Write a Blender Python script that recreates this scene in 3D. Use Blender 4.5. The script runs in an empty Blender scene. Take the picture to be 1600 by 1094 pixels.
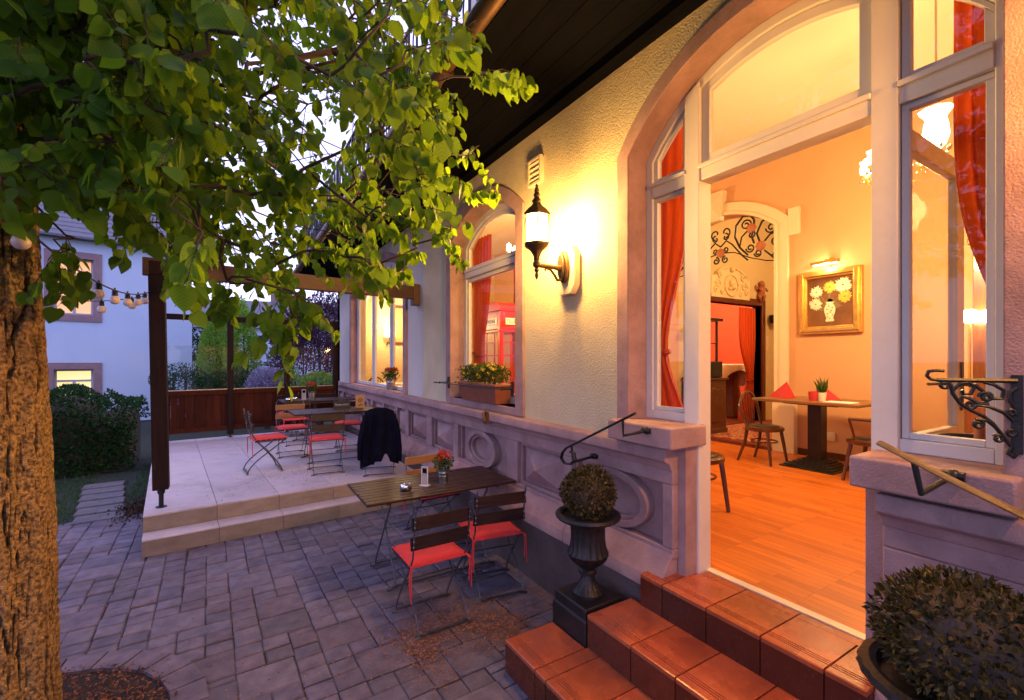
import bpy, math, random
from mathutils import Vector, Matrix
from mathutils import noise as mn

# ------------------------------------------------------------------ camera, sky, sun, exposure
C = bpy.context
sc = C.scene
col = sc.collection
R = math.radians
PI = math.pi
EYE = 1.87
YAW = R(31.58)
cam_d = bpy.data.cameras.new("camera")
cam_d.lens = 16.0
cam_d.sensor_width = 36.0
cam_d.shift_y = 0.010
cam_d.clip_start = 0.02
cam_d.clip_end = 2000
cam = bpy.data.objects.new("camera", cam_d)
col.objects.link(cam)
cam.location = (0, 0, EYE)
cam.rotation_euler = (PI / 2, 0, -YAW)
sc.camera = cam

SUN_EL, SUN_AZ = R(4.0), R(-25)      # low dusk sun behind the old house, hidden by it
w = bpy.data.worlds.new("World")
sc.world = w
w.use_nodes = True
nt = w.node_tree
nt.nodes.clear()
sky = nt.nodes.new("ShaderNodeTexSky")
sky.sky_type = 'NISHITA'
sky.sun_disc = False
sky.sun_elevation = SUN_EL
sky.sun_rotation = SUN_AZ
sky.air_density = 1.0
sky.dust_density = 0.6
sky.ozone_density = 3.0
bg = nt.nodes.new("ShaderNodeBackground")
bg.inputs[1].default_value = 0.13
haze_mix = nt.nodes.new("ShaderNodeMix")
haze_mix.data_type = 'RGBA'
haze_mix.inputs[0].default_value = 0.55
haze_mix.inputs[7].default_value = (6.3, 5.8, 10.8, 1)     # even veil of dusk cloud
out = nt.nodes.new("ShaderNodeOutputWorld")
nt.links.new(sky.outputs[0], haze_mix.inputs[6])
nt.links.new(haze_mix.outputs[2], bg.inputs[0])
nt.links.new(bg.outputs[0], out.inputs[0])

sun_d = bpy.data.lights.new("sun", 'SUN')
sun_d.energy = 0.25
sun_d.angle = R(12)
sun_d.color = (1, .82, .66)
sun = bpy.data.objects.new("sun", sun_d)
col.objects.link(sun)
sun.location = (-5, 20, 12)
_d = Vector((math.sin(SUN_AZ) * math.cos(R(14)), math.cos(SUN_AZ) * math.cos(R(14)), math.sin(R(14))))
sun.rotation_euler = _d.to_track_quat('Z', 'Y').to_euler()

vs = sc.view_settings
vs.view_transform = 'Standard'
vs.look = 'None'
vs.exposure = 1.5
vs.gamma = 1.0
sc.cycles.max_bounces = 8
sc.cycles.transparent_max_bounces = 16
sc.cycles.sample_clamp_indirect = 6.0

rnd = random.Random(7)

# ------------------------------------------------------------------ helpers
CA, SA = math.cos(YAW), math.sin(YAW)


def ray(u, v):
    """direction through a photo pixel, per 711 units of depth"""
    d = u - 800.0
    return Vector((711 * SA + CA * d, 711 * CA - SA * d, 563.0 - v))


def at(u, v, X=None, Y=None, Z=None, D=None):
    r = ray(u, v)
    if X is not None: s = X / r.x
    elif Y is not None: s = Y / r.y
    elif Z is not None: s = (Z - EYE) / r.z
    else: s = D / 711.0
    return Vector((r.x * s, r.y * s, EYE + r.z * s))


def wloc(o):
    v = Vector((0, 0, 0))
    while o is not None:
        v = v + o.location
        o = o.parent
    return v


class MB:
    def __init__(self):
        self.v, self.f, self.c = [], [], []
        self.tint = None

    def add(self, vs, fs, M=None):
        b = len(self.v)
        if M is not None: vs = [M @ Vector(p) for p in vs]
        self.v += [tuple(p) for p in vs]
        self.f += [tuple(b + i for i in f) for f in fs]
        if self.tint is not None:
            self.c += [self.tint] * len(vs)
        return self

    def box(self, x0, x1, y0, y1, z0, z1, M=None):
        vs = [(x0, y0, z0), (x1, y0, z0), (x1, y1, z0), (x0, y1, z0), (x0, y0, z1), (x1, y0, z1), (x1, y1, z1), (x0, y1, z1)]
        fs = [(0, 3, 2, 1), (4, 5, 6, 7), (0, 1, 5, 4), (1, 2, 6, 5), (2, 3, 7, 6), (3, 0, 4, 7)]
        return self.add(vs, fs, M)

    def hexa(self, p):
        """8 points, bottom loop then top loop"""
        return self.add(p, [(0, 3, 2, 1), (4, 5, 6, 7), (0, 1, 5, 4), (1, 2, 6, 5), (2, 3, 7, 6), (3, 0, 4, 7)])

    def cbox(self, x0, x1, y0, y1, z0, z1, b=.006, M=None):
        """box with chamfered top edges"""
        vs = [(x0, y0, z0), (x1, y0, z0), (x1, y1, z0), (x0, y1, z0),
              (x0, y0, z1 - b), (x1, y0, z1 - b), (x1, y1, z1 - b), (x0, y1, z1 - b),
              (x0 + b, y0 + b, z1), (x1 - b, y0 + b, z1), (x1 - b, y1 - b, z1), (x0 + b, y1 - b, z1)]
        fs = [(0, 1, 5, 4), (1, 2, 6, 5), (2, 3, 7, 6), (3, 0, 4, 7), (4, 5, 9, 8), (5, 6, 10, 9), (6, 7, 11, 10), (7, 4, 8, 11), (8, 9, 10, 11)]
        return self.add(vs, fs, M)

    def tube(self, pts, r, n=8, flat=1.0, M=None):
        pts = [Vector(p) for p in pts]
        rs = r if isinstance(r, (list, tuple)) else [r] * len(pts)
        vs, fs = [], []
        up = None
        for i, p in enumerate(pts):
            t = (pts[min(i + 1, len(pts) - 1)] - pts[max(i - 1, 0)])
            if t.length < 1e-9: t = Vector((0, 0, 1))
            t.normalize()
            if up is None:
                up = Vector((0, 0, 1)) if abs(t.z) < .9 else Vector((1, 0, 0))
            a = t.cross(up)
            if a.length < 1e-6: a = t.orthogonal()
            a.normalize()
            b = a.cross(t).normalized()
            up = b
            for k in range(n):
                an = 2 * PI * k / n
                vs.append(p + a * (math.cos(an) * rs[i]) + b * (math.sin(an) * rs[i] * flat))
        m = len(pts)
        for i in range(m - 1):
            for k in range(n):
                k2 = (k + 1) % n
                fs.append((i * n + k, i * n + k2, (i + 1) * n + k2, (i + 1) * n + k))
        fs.append(tuple(range(n - 1, -1, -1)))
        fs.append(tuple((m - 1) * n + k for k in range(n)))
        return self.add(vs, fs, M)

    def bar(self, p, q, wd, th, up=(0, 0, 1)):
        """flat rectangular bar from p to q"""
        p, q = Vector(p), Vector(q)
        t = (q - p).normalized()
        a = t.cross(Vector(up))
        if a.length < 1e-6: a = t.orthogonal()
        a.normalize()
        b = a.cross(t).normalized()
        vs = []
        for s in (p, q):
            for i, j in ((-1, -1), (1, -1), (1, 1), (-1, 1)):
                vs.append(s + a * (wd / 2 * i) + b * (th / 2 * j))
        return self.hexa(vs)

    def lathe(self, prof, n=24, c=(0, 0, 0), M=None, mod=None):
        vs, fs = [], []
        for i, (r, z) in enumerate(prof):
            for k in range(n):
                an = 2 * PI * k / n
                rr = r if mod is None else r * mod(i, an)
                vs.append((c[0] + rr * math.cos(an), c[1] + rr * math.sin(an), c[2] + z))
        m = len(prof)
        for i in range(m - 1):
            for k in range(n):
                k2 = (k + 1) % n
                fs.append((i * n + k, i * n + k2, (i + 1) * n + k2, (i + 1) * n + k))
        if prof[0][0] > 1e-5: fs.append(tuple(range(n - 1, -1, -1)))
        if prof[-1][0] > 1e-5: fs.append(tuple((m - 1) * n + k for k in range(n)))
        return self.add(vs, fs, M)

    def ball(self, c, r, n=10, sz=1.0, M=None):
        prof = []
        for i in range(n + 1):
            a = -PI / 2 + PI * i / n
            prof.append((max(r * math.cos(a), 1e-6), r * sz * math.sin(a)))
        return self.lathe(prof, n * 2, c, M)

    def prism(self, poly, fn, d0, d1):
        """poly: 2-D points; fn(a, b, d) -> 3-D"""
        n = len(poly)
        vs = [fn(a, b, d0) for a, b in poly] + [fn(a, b, d1) for a, b in poly]
        fs = [tuple(range(n - 1, -1, -1)), tuple(range(n, 2 * n))]
        fs += [(i, (i + 1) % n, n + (i + 1) % n, n + i) for i in range(n)]
        return self.add(vs, fs)

    def strip(self, A, B, fn, d0, d1):
        """closed band between two open 2-D polylines A and B, extruded d0..d1"""
        n = len(A)
        vs = [fn(a, b, d) for d in (d0, d1) for P in (A, B) for a, b in P]
        fs = []
        for i in range(n - 1):
            a0, b0, a1, b1 = i, n + i, 2 * n + i, 3 * n + i
            fs += [(a0, b0, b0 + 1, a0 + 1), (a1, a1 + 1, b1 + 1, b1), (a0, a0 + 1, a1 + 1, a1), (b0, b1, b1 + 1, b0 + 1)]
        fs += [(0, 2 * n, 3 * n, n), (n - 1, 2 * n - 1, 4 * n - 1, 3 * n - 1)]
        return self.add(vs, fs)

    def build(self, name, m, parent=None, smooth=False, bevel=0.0, world=True, fix=True):
        me = bpy.data.meshes.new(name)
        off = wloc(parent) if (parent is not None and world) else Vector((0, 0, 0))
        vs = [(p[0] - off.x, p[1] - off.y, p[2] - off.z) for p in self.v] if off.length > 0 else self.v
        me.from_pydata(vs, [], self.f)
        if self.c:
            at_ = me.color_attributes.new("tint", 'FLOAT_COLOR', 'POINT')
            at_.data.foreach_set("color", [x for c in self.c for x in c])
        if fix:
            import bmesh
            bm = bmesh.new()
            bm.from_mesh(me)
            bmesh.ops.recalc_face_normals(bm, faces=bm.faces)
            bm.to_mesh(me)
            bm.free()
        if smooth:
            me.polygons.foreach_set("use_smooth", [True] * len(me.polygons))
        me.materials.append(m)
        o = bpy.data.objects.new(name, me)
        col.objects.link(o)
        o.parent = parent
        if bevel:
            b = o.modifiers.new("bevel", 'BEVEL')
            b.width = bevel
            b.segments = 2
            b.limit_method = 'ANGLE'
            b.angle_limit = R(40)
        if smooth == 'auto' or bevel:
            try:
                me.polygons.foreach_set("use_smooth", [True] * len(me.polygons))
                me.set_sharp_from_angle(angle=R(38))
            except Exception:
                pass
        return o


def tag(o, label=None, cat=None, group=None, kind=None):
    if label: o["label"] = label
    if cat: o["category"] = cat
    if group: o["group"] = group
    if kind: o["kind"] = kind
    return o


def thing(name, label, cat, loc=(0, 0, 0), rz=0.0, group=None):
    o = bpy.data.objects.new(name, None)
    o.empty_display_size = .1
    col.objects.link(o)
    o.location = loc
    o.rotation_euler = (0, 0, rz)
    return tag(o, label, cat, group)


def copy_thing(o, loc, rz, label=None, group=None, skip=()):
    def rec(s, par):
        c = s.copy()
        col.objects.link(c)
        if par is not None: c.parent = par
        for ch in s.children:
            if ch.name.split('.')[0] in skip: continue
            rec(ch, c)
        return c
    r = rec(o, None)
    r.location = loc
    r.rotation_euler = (0, 0, rz)
    if label: r["label"] = label
    if group: r["group"] = group
    return r


# ------------------------------------------------------------------ materials
def new_mat(name):
    m = bpy.data.materials.new(name)
    m.use_nodes = True
    n = m.node_tree.nodes
    return m, m.node_tree, n["Principled BSDF"], n["Material Output"]


def mat(name, c1, c2=None, rough=.6, scale=6.0, bump=0.0, bscale=60.0, metal=0.0, detail=6, stretch=None, tint=False, spec=.5,
        rvar=0.0, dirt=None, dscale=1.3, damt=.5, sheen=0.0, bdist=.01, coat=0.0):
    m, t, b, o = new_mat(name)
    N, L = t.nodes, t.links
    tc = N.new("ShaderNodeTexCoord")
    src = tc.outputs["Object"]
    if stretch:
        mp = N.new("ShaderNodeMapping")
        mp.inputs["Scale"].default_value = stretch
        L.new(src, mp.inputs[0])
        src = mp.outputs[0]
    no = N.new("ShaderNodeTexNoise")
    no.inputs["Scale"].default_value = scale
    no.inputs["Detail"].default_value = detail
    no.inputs["Roughness"].default_value = .62
    L.new(src, no.inputs["Vector"])
    rp = N.new("ShaderNodeValToRGB")
    rp.color_ramp.elements[0].position = .3
    rp.color_ramp.elements[1].position = .7
    c2 = c2 or tuple(x * .75 for x in c1)
    rp.color_ramp.elements[0].color = (*c2, 1)
    rp.color_ramp.elements[1].color = (*c1, 1)
    L.new(no.outputs["Fac"], rp.inputs[0])
    cout = rp.outputs[0]
    if dirt:
        n2 = N.new("ShaderNodeTexNoise")
        n2.inputs["Scale"].default_value = dscale
        n2.inputs["Detail"].default_value = 9
        n2.inputs["Roughness"].default_value = .7
        L.new(tc.outputs["Object"], n2.inputs["Vector"])
        r2 = N.new("ShaderNodeMapRange")
        r2.inputs[1].default_value = .5
        r2.inputs[2].default_value = .72
        r2.inputs[4].default_value = damt
        L.new(n2.outputs["Fac"], r2.inputs[0])
        mx = N.new("ShaderNodeMix")
        mx.data_type = 'RGBA'
        L.new(r2.outputs[0], mx.inputs[0])
        L.new(cout, mx.inputs[6])
        mx.inputs[7].default_value = (*dirt, 1)
        cout = mx.outputs[2]
    if tint:
        va = N.new("ShaderNodeVertexColor")
        va.layer_name = "tint"
        mu = N.new("ShaderNodeMix")
        mu.data_type = 'RGBA'
        mu.blend_type = 'MULTIPLY'
        mu.inputs[0].default_value = 1
        L.new(cout, mu.inputs[6])
        L.new(va.outputs[0], mu.inputs[7])
        cout = mu.outputs[2]
    L.new(cout, b.inputs["Base Color"])
    b.inputs["Roughness"].default_value = rough
    if rvar:
        mr = N.new("ShaderNodeMapRange")
        mr.inputs[3].default_value = max(rough - rvar, .02)
        mr.inputs[4].default_value = min(rough + rvar, 1)
        L.new(no.outputs["Fac"], mr.inputs[0])
        L.new(mr.outputs[0], b.inputs["Roughness"])
    b.inputs["Metallic"].default_value = metal
    b.inputs["Specular IOR Level"].default_value = spec
    if sheen: b.inputs["Sheen Weight"].default_value = sheen
    if coat: b.inputs["Coat Weight"].default_value = coat
    if bump:
        n3 = N.new("ShaderNodeTexNoise")
        n3.inputs["Scale"].default_value = bscale
        n3.inputs["Detail"].default_value = 5
        L.new(src if stretch else tc.outputs["Object"], n3.inputs["Vector"])
        bp = N.new("ShaderNodeBump")
        bp.inputs["Strength"].default_value = bump
        bp.inputs["Distance"].default_value = bdist
        L.new(n3.outputs["Fac"], bp.inputs["Height"])
        L.new(bp.outputs[0], b.inputs["Normal"])
    return m


def emis(name, c, s):
    m, t, b, o = new_mat(name)
    b.inputs["Base Color"].default_value = (.9, .85, .75, 1)
    b.inputs["Emission Color"].default_value = (*c, 1)
    b.inputs["Emission Strength"].default_value = s
    return m


def glass_mat(name, tintc=(.97, .98, .97), refl=1.0, ior=1.5):
    m, t, b, o = new_mat(name)
    N, L = t.nodes, t.links
    N.remove(b)
    tr = N.new("ShaderNodeBsdfTransparent")
    tr.inputs[0].default_value = (*tintc, 1)
    gl = N.new("ShaderNodeBsdfGlossy")
    gl.inputs["Roughness"].default_value = .015
    no = N.new("ShaderNodeTexNoise")
    no.inputs["Scale"].default_value = 1.6
    bp = N.new("ShaderNodeBump")
    bp.inputs["Strength"].default_value = .05
    bp.inputs["Distance"].default_value = .05
    L.new(no.outputs["Fac"], bp.inputs["Height"])
    L.new(bp.outputs[0], gl.inputs["Normal"])
    fr = N.new("ShaderNodeFresnel")
    fr.inputs["IOR"].default_value = ior
    ge = N.new("ShaderNodeNewGeometry")
    # the same dielectric either way through the sheet
    mf = N.new("ShaderNodeMix")
    mf.data_type = 'FLOAT'
    mf.inputs[2].default_value = ior
    mf.inputs[3].default_value = 1.0 / ior
    L.new(ge.outputs["Backfacing"], mf.inputs[0])
    L.new(mf.outputs[0], fr.inputs["IOR"])
    ml = N.new("ShaderNodeMath")
    ml.operation = 'MULTIPLY'
    ml.inputs[1].default_value = refl
    ml.use_clamp = True
    L.new(fr.outputs[0], ml.inputs[0])
    mx = N.new("ShaderNodeMixShader")
    L.new(ml.outputs[0], mx.inputs[0])
    L.new(tr.outputs[0], mx.inputs[1])
    L.new(gl.outputs[0], mx.inputs[2])
    L.new(mx.outputs[0], o.inputs[0])
    return m


def leaf_mat(name, c1, c2, trans=(.25, .45, .05), tmix=.4, rough=.6, vein=False, spec=.15):
    """two-sided leaf: tint attribute r = leaf to leaf variation, g = across, b = along"""
    m, t, b, o = new_mat(name)
    N, L = t.nodes, t.links
    va = N.new("ShaderNodeVertexColor")
    va.layer_name = "tint"
    sp = N.new("ShaderNodeSeparateColor")
    L.new(va.outputs[0], sp.inputs[0])
    mx = N.new("ShaderNodeMix")
    mx.data_type = 'RGBA'
    L.new(sp.outputs[0], mx.inputs[0])
    mx.inputs[6].default_value = (*c1, 1)
    mx.inputs[7].default_value = (*c2, 1)
    cout = mx.outputs[2]
    tcol = N.new("ShaderNodeMix")
    tcol.data_type = 'RGBA'
    L.new(sp.outputs[0], tcol.inputs[0])
    tcol.inputs[6].default_value = (*(x * .4 for x in trans), 1)
    tcol.inputs[7].default_value = (*trans, 1)
    tout = tcol.outputs[2]
    if vein:
        # side veins run as slanted stripes away from the midrib
        ad = N.new("ShaderNodeMath"); ad.operation = 'MULTIPLY_ADD'
        L.new(sp.outputs[1], ad.inputs[0]); ad.inputs[1].default_value = -.7
        L.new(sp.outputs[2], ad.inputs[2])
        sn = N.new("ShaderNodeMath"); sn.operation = 'MULTIPLY'; sn.inputs[1].default_value = 44
        L.new(ad.outputs[0], sn.inputs[0])
        s2 = N.new("ShaderNodeMath"); s2.operation = 'SINE'
        L.new(sn.outputs[0], s2.inputs[0])
        mr = N.new("ShaderNodeMapRange")
        mr.inputs[1].default_value = .7; mr.inputs[2].default_value = 1
        mr.inputs[3].default_value = 1.0; mr.inputs[4].default_value = .72
        L.new(s2.outputs[0], mr.inputs[0])
        for k, so in ((0, cout), (1, tout)):
            mu = N.new("ShaderNodeMix"); mu.data_type = 'RGBA'; mu.blend_type = 'MULTIPLY'; mu.inputs[0].default_value = 1
            L.new(so, mu.inputs[6]); L.new(mr.outputs[0], mu.inputs[7])
            if k == 0: cout = mu.outputs[2]
            else: tout = mu.outputs[2]
    L.new(cout, b.inputs["Base Color"])
    b.inputs["Roughness"].default_value = rough
    b.inputs["Specular IOR Level"].default_value = spec
    tl = N.new("ShaderNodeBsdfTranslucent")
    L.new(tout, tl.inputs[0])
    ms = N.new("ShaderNodeMixShader")
    ms.inputs[0].default_value = tmix
    L.new(b.outputs[0], ms.inputs[1])
    L.new(tl.outputs[0], ms.inputs[2])
    L.new(ms.outputs[0], o.inputs[0])
    return m


M = {}
M['stucco'] = mat('stucco', (.64, .55, .36), (.54, .46, .29), .9, 3.0, .9, 95, bdist=.012, dirt=(.42, .37, .28), damt=.35)
M['plaster'] = mat('plaster', (.58, .53, .46), (.52, .48, .42), .9, 2.0, .25, 60, dirt=(.42, .38, .34), damt=.25)
M['sandstone'] = mat('sandstone', (.40, .25, .235), (.25, .15, .145), .88, 5.0, .4, 120, dirt=(.15, .10, .098), damt=.75, dscale=1.9, detail=10)
M['base_stone'] = mat('base_stone', (.095, .066, .062), (.045, .032, .031), .9, 3.0, .5, 45, dirt=(.035, .027, .026), damt=.9, dscale=1.7)  # colour darkened for dirt and also for the shade low on the wall
M['white_paint'] = mat('white_paint', (.62, .59, .55), (.56, .53, .49), .45, 8, .08, 40, dirt=(.50, .45, .38), damt=.25, dscale=4)
M['trim_cream'] = mat('trim_cream', (.72, .58, .38), (.68, .54, .35), .6, 3)
M['peach'] = mat('peach_wall', (.62, .335, .16), (.57, .305, .145), .85, 1.5, .06, 30)
M['cream_wall'] = mat('cream_wall', (.66, .50, .26), (.62, .47, .24), .85, 1.5)
M['ceil'] = mat('ceiling_paint', (.78, .70, .50), (.75, .67, .48), .9, 1.0)
M['red_wall'] = mat('red_wall', (.60, .10, .055), (.54, .085, .045), .8, 2)
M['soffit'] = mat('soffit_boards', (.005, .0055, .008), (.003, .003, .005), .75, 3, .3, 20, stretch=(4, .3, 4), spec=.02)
M['copper'] = mat('gutter_copper', (.17, .09, .05), (.08, .05, .035), .45, 4, metal=.7)
M['iron'] = mat('wrought_iron', (.010, .0095, .010), (.005, .005, .005), .42, 20, .2, 120, spec=.4)
M['brass_rail'] = mat('worn_rail', (.30, .20, .08), (.14, .10, .05), .4, 12, .1, 60, metal=.6)
M['steel'] = mat('grey_steel', (.15, .15, .16), (.06, .06, .065), .42, 18, .1, 90, metal=.8)
M['zinc'] = mat('zinc_bucket', (.50, .50, .50), (.36, .36, .37), .3, 10, metal=.95)
M['chrome'] = mat('chrome', (.75, .72, .66), (.7, .68, .62), .12, 5, metal=1)
M['bronze'] = mat('lantern_bronze', (.13, .085, .04), (.07, .045, .022), .42, 14, .2, 80, metal=.6)
M['tile'] = mat('terracotta_tile', (.40, .090, .032), (.27, .056, .022), .27, 7, .12, 50, tint=True, rvar=.12, dirt=(.2, .08, .05), damt=.5, dscale=3)
M['grout'] = mat('grout', (.12, .10, .09), None, .95, 20, .4, 100)
M['paver'] = mat('paver_stone', (.175, .150, .182), (.075, .064, .082), .8, 9, .55, 140, tint=True, rvar=.15, dirt=(.06, .05, .052), damt=.65, dscale=1.1)
M['joint'] = mat('paving_joint', (.05, .036, .028), (.02, .016, .014), .95, 40, .8, 150)
M['terrace_top'] = mat('terrace_tile', (.53, .46, .47), (.42, .365, .37), .5, 3, .12, 40, tint=True, stretch=(1, 5, 1), rvar=.15, dirt=(.26, .22, .215), damt=.7, dscale=1.8)
M['terrace_front'] = mat('terrace_riser', (.30, .235, .17), (.19, .145, .105), .6, 5, .2, 40, tint=True, stretch=(1, 3, 2), dirt=(.2, .16, .12), damt=.5)
M['dark_timber'] = mat('pergola_timber', (.026, .010, .006), (.011, .005, .003), .65, 5, .35, 40, stretch=(6, 6, .5), spec=.15)
M['red_timber'] = mat('wainscot_timber', (.075, .017, .007), (.035, .009, .004), .7, 5, .25, 40, stretch=(6, 6, .6), tint=True, spec=.08)
M['beam_timber'] = mat('beam_timber', (.10, .040, .015), (.055, .022, .009), .5, 5, .2, 40, stretch=(.6, 6, 6))
M['slat'] = mat('dark_slat', (.036, .018, .015), (.016, .009, .008), .3, 6, .2, 50, stretch=(.8, 8, 8), tint=True, rvar=.1, coat=.0, spec=.15)
M['slat_top'] = mat('slat_top', (.034, .015, .015), (.016, .0075, .008), .34, 6, .2, 50, stretch=(.8, 8, 8), tint=True, rvar=.1, coat=.05, spec=.3)
for _n in M['slat_top'].node_tree.nodes:
    if _n.type == 'BSDF_PRINCIPLED': _n.inputs['Coat Roughness'].default_value = .25
M['slat_light'] = mat('oak_slat', (.36, .20, .08), (.24, .125, .045), .45, 6, .2, 50, stretch=(.8, 8, 8))
M['cushion'] = mat('red_cushion', (.66, .032, .030), (.52, .028, .026), .85, 5, .3, 300, sheen=.05, dirt=(.42, .03, .03), damt=.6, dscale=5)
M['jacket'] = mat('navy_cloth', (.006, .007, .020), (.003, .0035, .010), .95, 8, .25, 250, spec=.05)
M['bark'] = None
M['stem'] = mat('twig_bark', (.075, .05, .03), (.04, .027, .018), .8, 20)
M['mulch'] = mat('bark_mulch', (.22, .09, .04), (.06, .028, .016), .95, 30, tint=True)
M['soil'] = mat('soil', (.045, .03, .022), (.025, .017, .012), 1, 20, .6, 60)
M['grass'] = leaf_mat('grass_blade', (.012, .040, .014), (.035, .095, .025), (.1, .2, .03), .25)
M['lawn'] = mat('lawn_ground', (.014, .026, .010), (.008, .014, .006), 1, 8, .5, 80)
M['slab'] = mat('stone_slab', (.115, .11, .125), (.07, .067, .075), .8, 6, .4, 80)
M['urn_iron'] = mat('cast_iron_urn', (.013, .011, .011), (.006, .006, .006), .42, 12, .3, 70, spec=.35)
M['terracotta'] = mat('terracotta_pot', (.26, .070, .026), (.19, .050, .02), .6, 6, .1, 60)
M['house_wall'] = mat('lime_wall', (.44, .55, .68), (.39, .49, .62), .9, 1.2, .3, 18, dirt=(.46, .45, .46), damt=.35, dscale=.6)
M['house_stone'] = mat('house_sandstone', (.26, .17, .18), (.2, .13, .14), .85, 6, .2, 60)
M['slate'] = mat('slate_roof', (.10, .105, .13), (.06, .063, .08), .5, 6, .3, 14, stretch=(1, 1, 3))
M['greywood'] = mat('window_grey', (.42, .42, .46), None, .5, 5)
M['glass'] = glass_mat('window_glass')
M['screen_glass'] = glass_mat('screen_glass', (.90, .93, .92), .9)
M['dim_glass'] = glass_mat('old_window_glass', (.97, .95, .9), .35)
M['red_cloth'] = None
M['mahogany'] = mat('mahogany', (.15, .028, .012), (.08, .015, .008), .35, 4, stretch=(6, 6, .6))
M['bentwood'] = mat('bentwood', (.10, .030, .012), (.05, .015, .006), .3, 6, stretch=(3, 3, 1), coat=.3)
M['black_seat'] = mat('black_leather', (.016, .014, .013), None, .4, 8)
M['black_paint'] = mat('black_paint', (.014, .013, .013), None, .35, 8)
M['table_wood'] = mat('table_wood', (.26, .12, .045), (.15, .065, .022), .4, 6, stretch=(6, .8, 6))
M['amber_wood'] = mat('amber_wood', (.26, .085, .012), (.12, .035, .006), .3, 4, stretch=(5, 5, .6), coat=.4)
M['napkin'] = mat('red_napkin', (.55, .03, .03), None, .8, 5)
M['white_cloth'] = mat('white_linen', (.8, .76, .68), None, .85, 5)
M['gold'] = mat('gold_frame', (.75, .46, .12), (.55, .32, .08), .32, 12, .2, 60, metal=.75)
M['canvas'] = mat('painted_canvas', (.24, .10, .03), (.10, .035, .012), .5, 2.2)
M['petal_white'] = mat('painted_white', (.80, .74, .55), (.62, .55, .36), .6, 30)
M['petal_yellow'] = mat('painted_yellow', (.80, .50, .08), (.62, .34, .04), .6, 30)
M['paint_leaf'] = mat('painted_leaf', (.22, .17, .07), (.14, .10, .04), .6, 20)
M['plaster_relief'] = mat('plaster_relief', (.82, .66, .38), (.70, .52, .27), .7, 14)
M['cherub'] = mat('terracotta_figure', (.42, .14, .06), (.3, .09, .04), .6, 12)
M['kiosk'] = mat('kiosk_red', (.50, .022, .018), (.42, .018, .015), .35, 4)
M['sign_white'] = mat('sign_white', (.82, .76, .58), None, .5, 4)
M['ink'] = mat('black_ink', (.02, .018, .016), None, .6, 4)
M['chalk'] = mat('chalk', (.55, .55, .52), None, .9, 30)
M['card'] = mat('orange_card', (.55, .30, .11), (.45, .23, .08), .7, 9)
M['card_print'] = mat('printed_card', (.46, .40, .32), (.30, .26, .24), .4, 14)
M['acrylic'] = mat('clear_acrylic', (.75, .76, .80), None, .1, 4)
M['white_bulb'] = mat('milky_bulb', (.72, .60, .57), (.70, .58, .55), .35, 3)
M['black_plastic'] = mat('black_plastic', (.012, .012, .013), None, .45, 8)
M['flower_red'] = leaf_mat('red_petals', (.55, .03, .02), (.75, .09, .05), (.6, .05, .03), .3)
M['flower_yellow'] = leaf_mat('yellow_petals', (.70, .50, .03), (.80, .68, .12), (.7, .5, .05), .3)
M['box_leaf'] = leaf_mat('boxwood_leaf', (.008, .013, .005), (.13, .090, .028), (.12, .11, .02), .2, .35)  # brownish tone also carries the orange lamplight on the leaf tips
M['hedge_leaf'] = leaf_mat('hedge_leaf', (.006, .024, .008), (.026, .080, .020), (.04, .13, .03), .22, .6)
M['pot_leaf'] = leaf_mat('pot_leaf', (.03, .06, .012), (.09, .13, .025), (.15, .2, .03), .25)
M['lime_leaf'] = leaf_mat('shrub_leaf', (.10, .26, .035), (.26, .46, .06), (.4, .65, .08), .4)
M['fir_leaf'] = leaf_mat('conifer_leaf', (.012, .03, .016), (.03, .06, .03), (.03, .06, .02), .1)
M['purple_leaf'] = leaf_mat('purple_leaf', (.035, .014, .028), (.09, .04, .075), (.10, .03, .06), .2)
M['lilac'] = leaf_mat('lilac_blossom', (.25, .22, .38), (.42, .38, .55), (.3, .25, .4), .2)
M['linden'] = leaf_mat('linden_leaf', (.010, .048, .006), (.070, .180, .012), (.36, .60, .022), .46, .5, vein=True)
M['carpet'] = None


def make_bark():
    m, t, b, o = new_mat('linden_bark')
    N, L = t.nodes, t.links
    tc = N.new("ShaderNodeTexCoord")
    mp = N.new("ShaderNodeMapping")
    mp.inputs["Scale"].default_value = (1, 1, .16)
    L.new(tc.outputs["Object"], mp.inputs[0])
    va = N.new("ShaderNodeVertexColor")
    va.layer_name = "tint"
    mr = N.new("ShaderNodeMapRange")
    mr.inputs[1].default_value = .85; mr.inputs[2].default_value = .25
    L.new(va.outputs[0], mr.inputs[0])
    fine = N.new("ShaderNodeTexNoise")
    fine.inputs["Scale"].default_value = 60
    fine.inputs["Detail"].default_value = 8
    L.new(tc.outputs["Object"], fine.inputs["Vector"])
    rp = N.new("ShaderNodeValToRGB")
    rp.color_ramp.elements[0].color = (.085, .05, .022, 1)
    rp.color_ramp.elements[0].position = .35
    rp.color_ramp.elements[1].color = (.46, .29, .11, 1)
    rp.color_ramp.elements[1].position = .68
    L.new(fine.outputs["Fac"], rp.inputs[0])
    mx = N.new("ShaderNodeMix"); mx.data_type = 'RGBA'
    L.new(mr.outputs[0], mx.inputs[0])
    mx.inputs[6].default_value = (.035, .020, .010, 1)
    L.new(rp.outputs[0], mx.inputs[7])
    L.new(mx.outputs[2], b.inputs["Base Color"])
    b.inputs["Roughness"].default_value = .85
    ad = N.new("ShaderNodeMath"); ad.operation = 'MULTIPLY_ADD'
    L.new(fine.outputs["Fac"], ad.inputs[0]); ad.inputs[1].default_value = .8
    L.new(mr.outputs[0], ad.inputs[2])
    bp = N.new("ShaderNodeBump")
    bp.inputs["Strength"].default_value = 1.0
    bp.inputs["Distance"].default_value = .03
    L.new(ad.outputs[0], bp.inputs["Height"])
    L.new(bp.outputs[0], b.inputs["Normal"])
    return m


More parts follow.
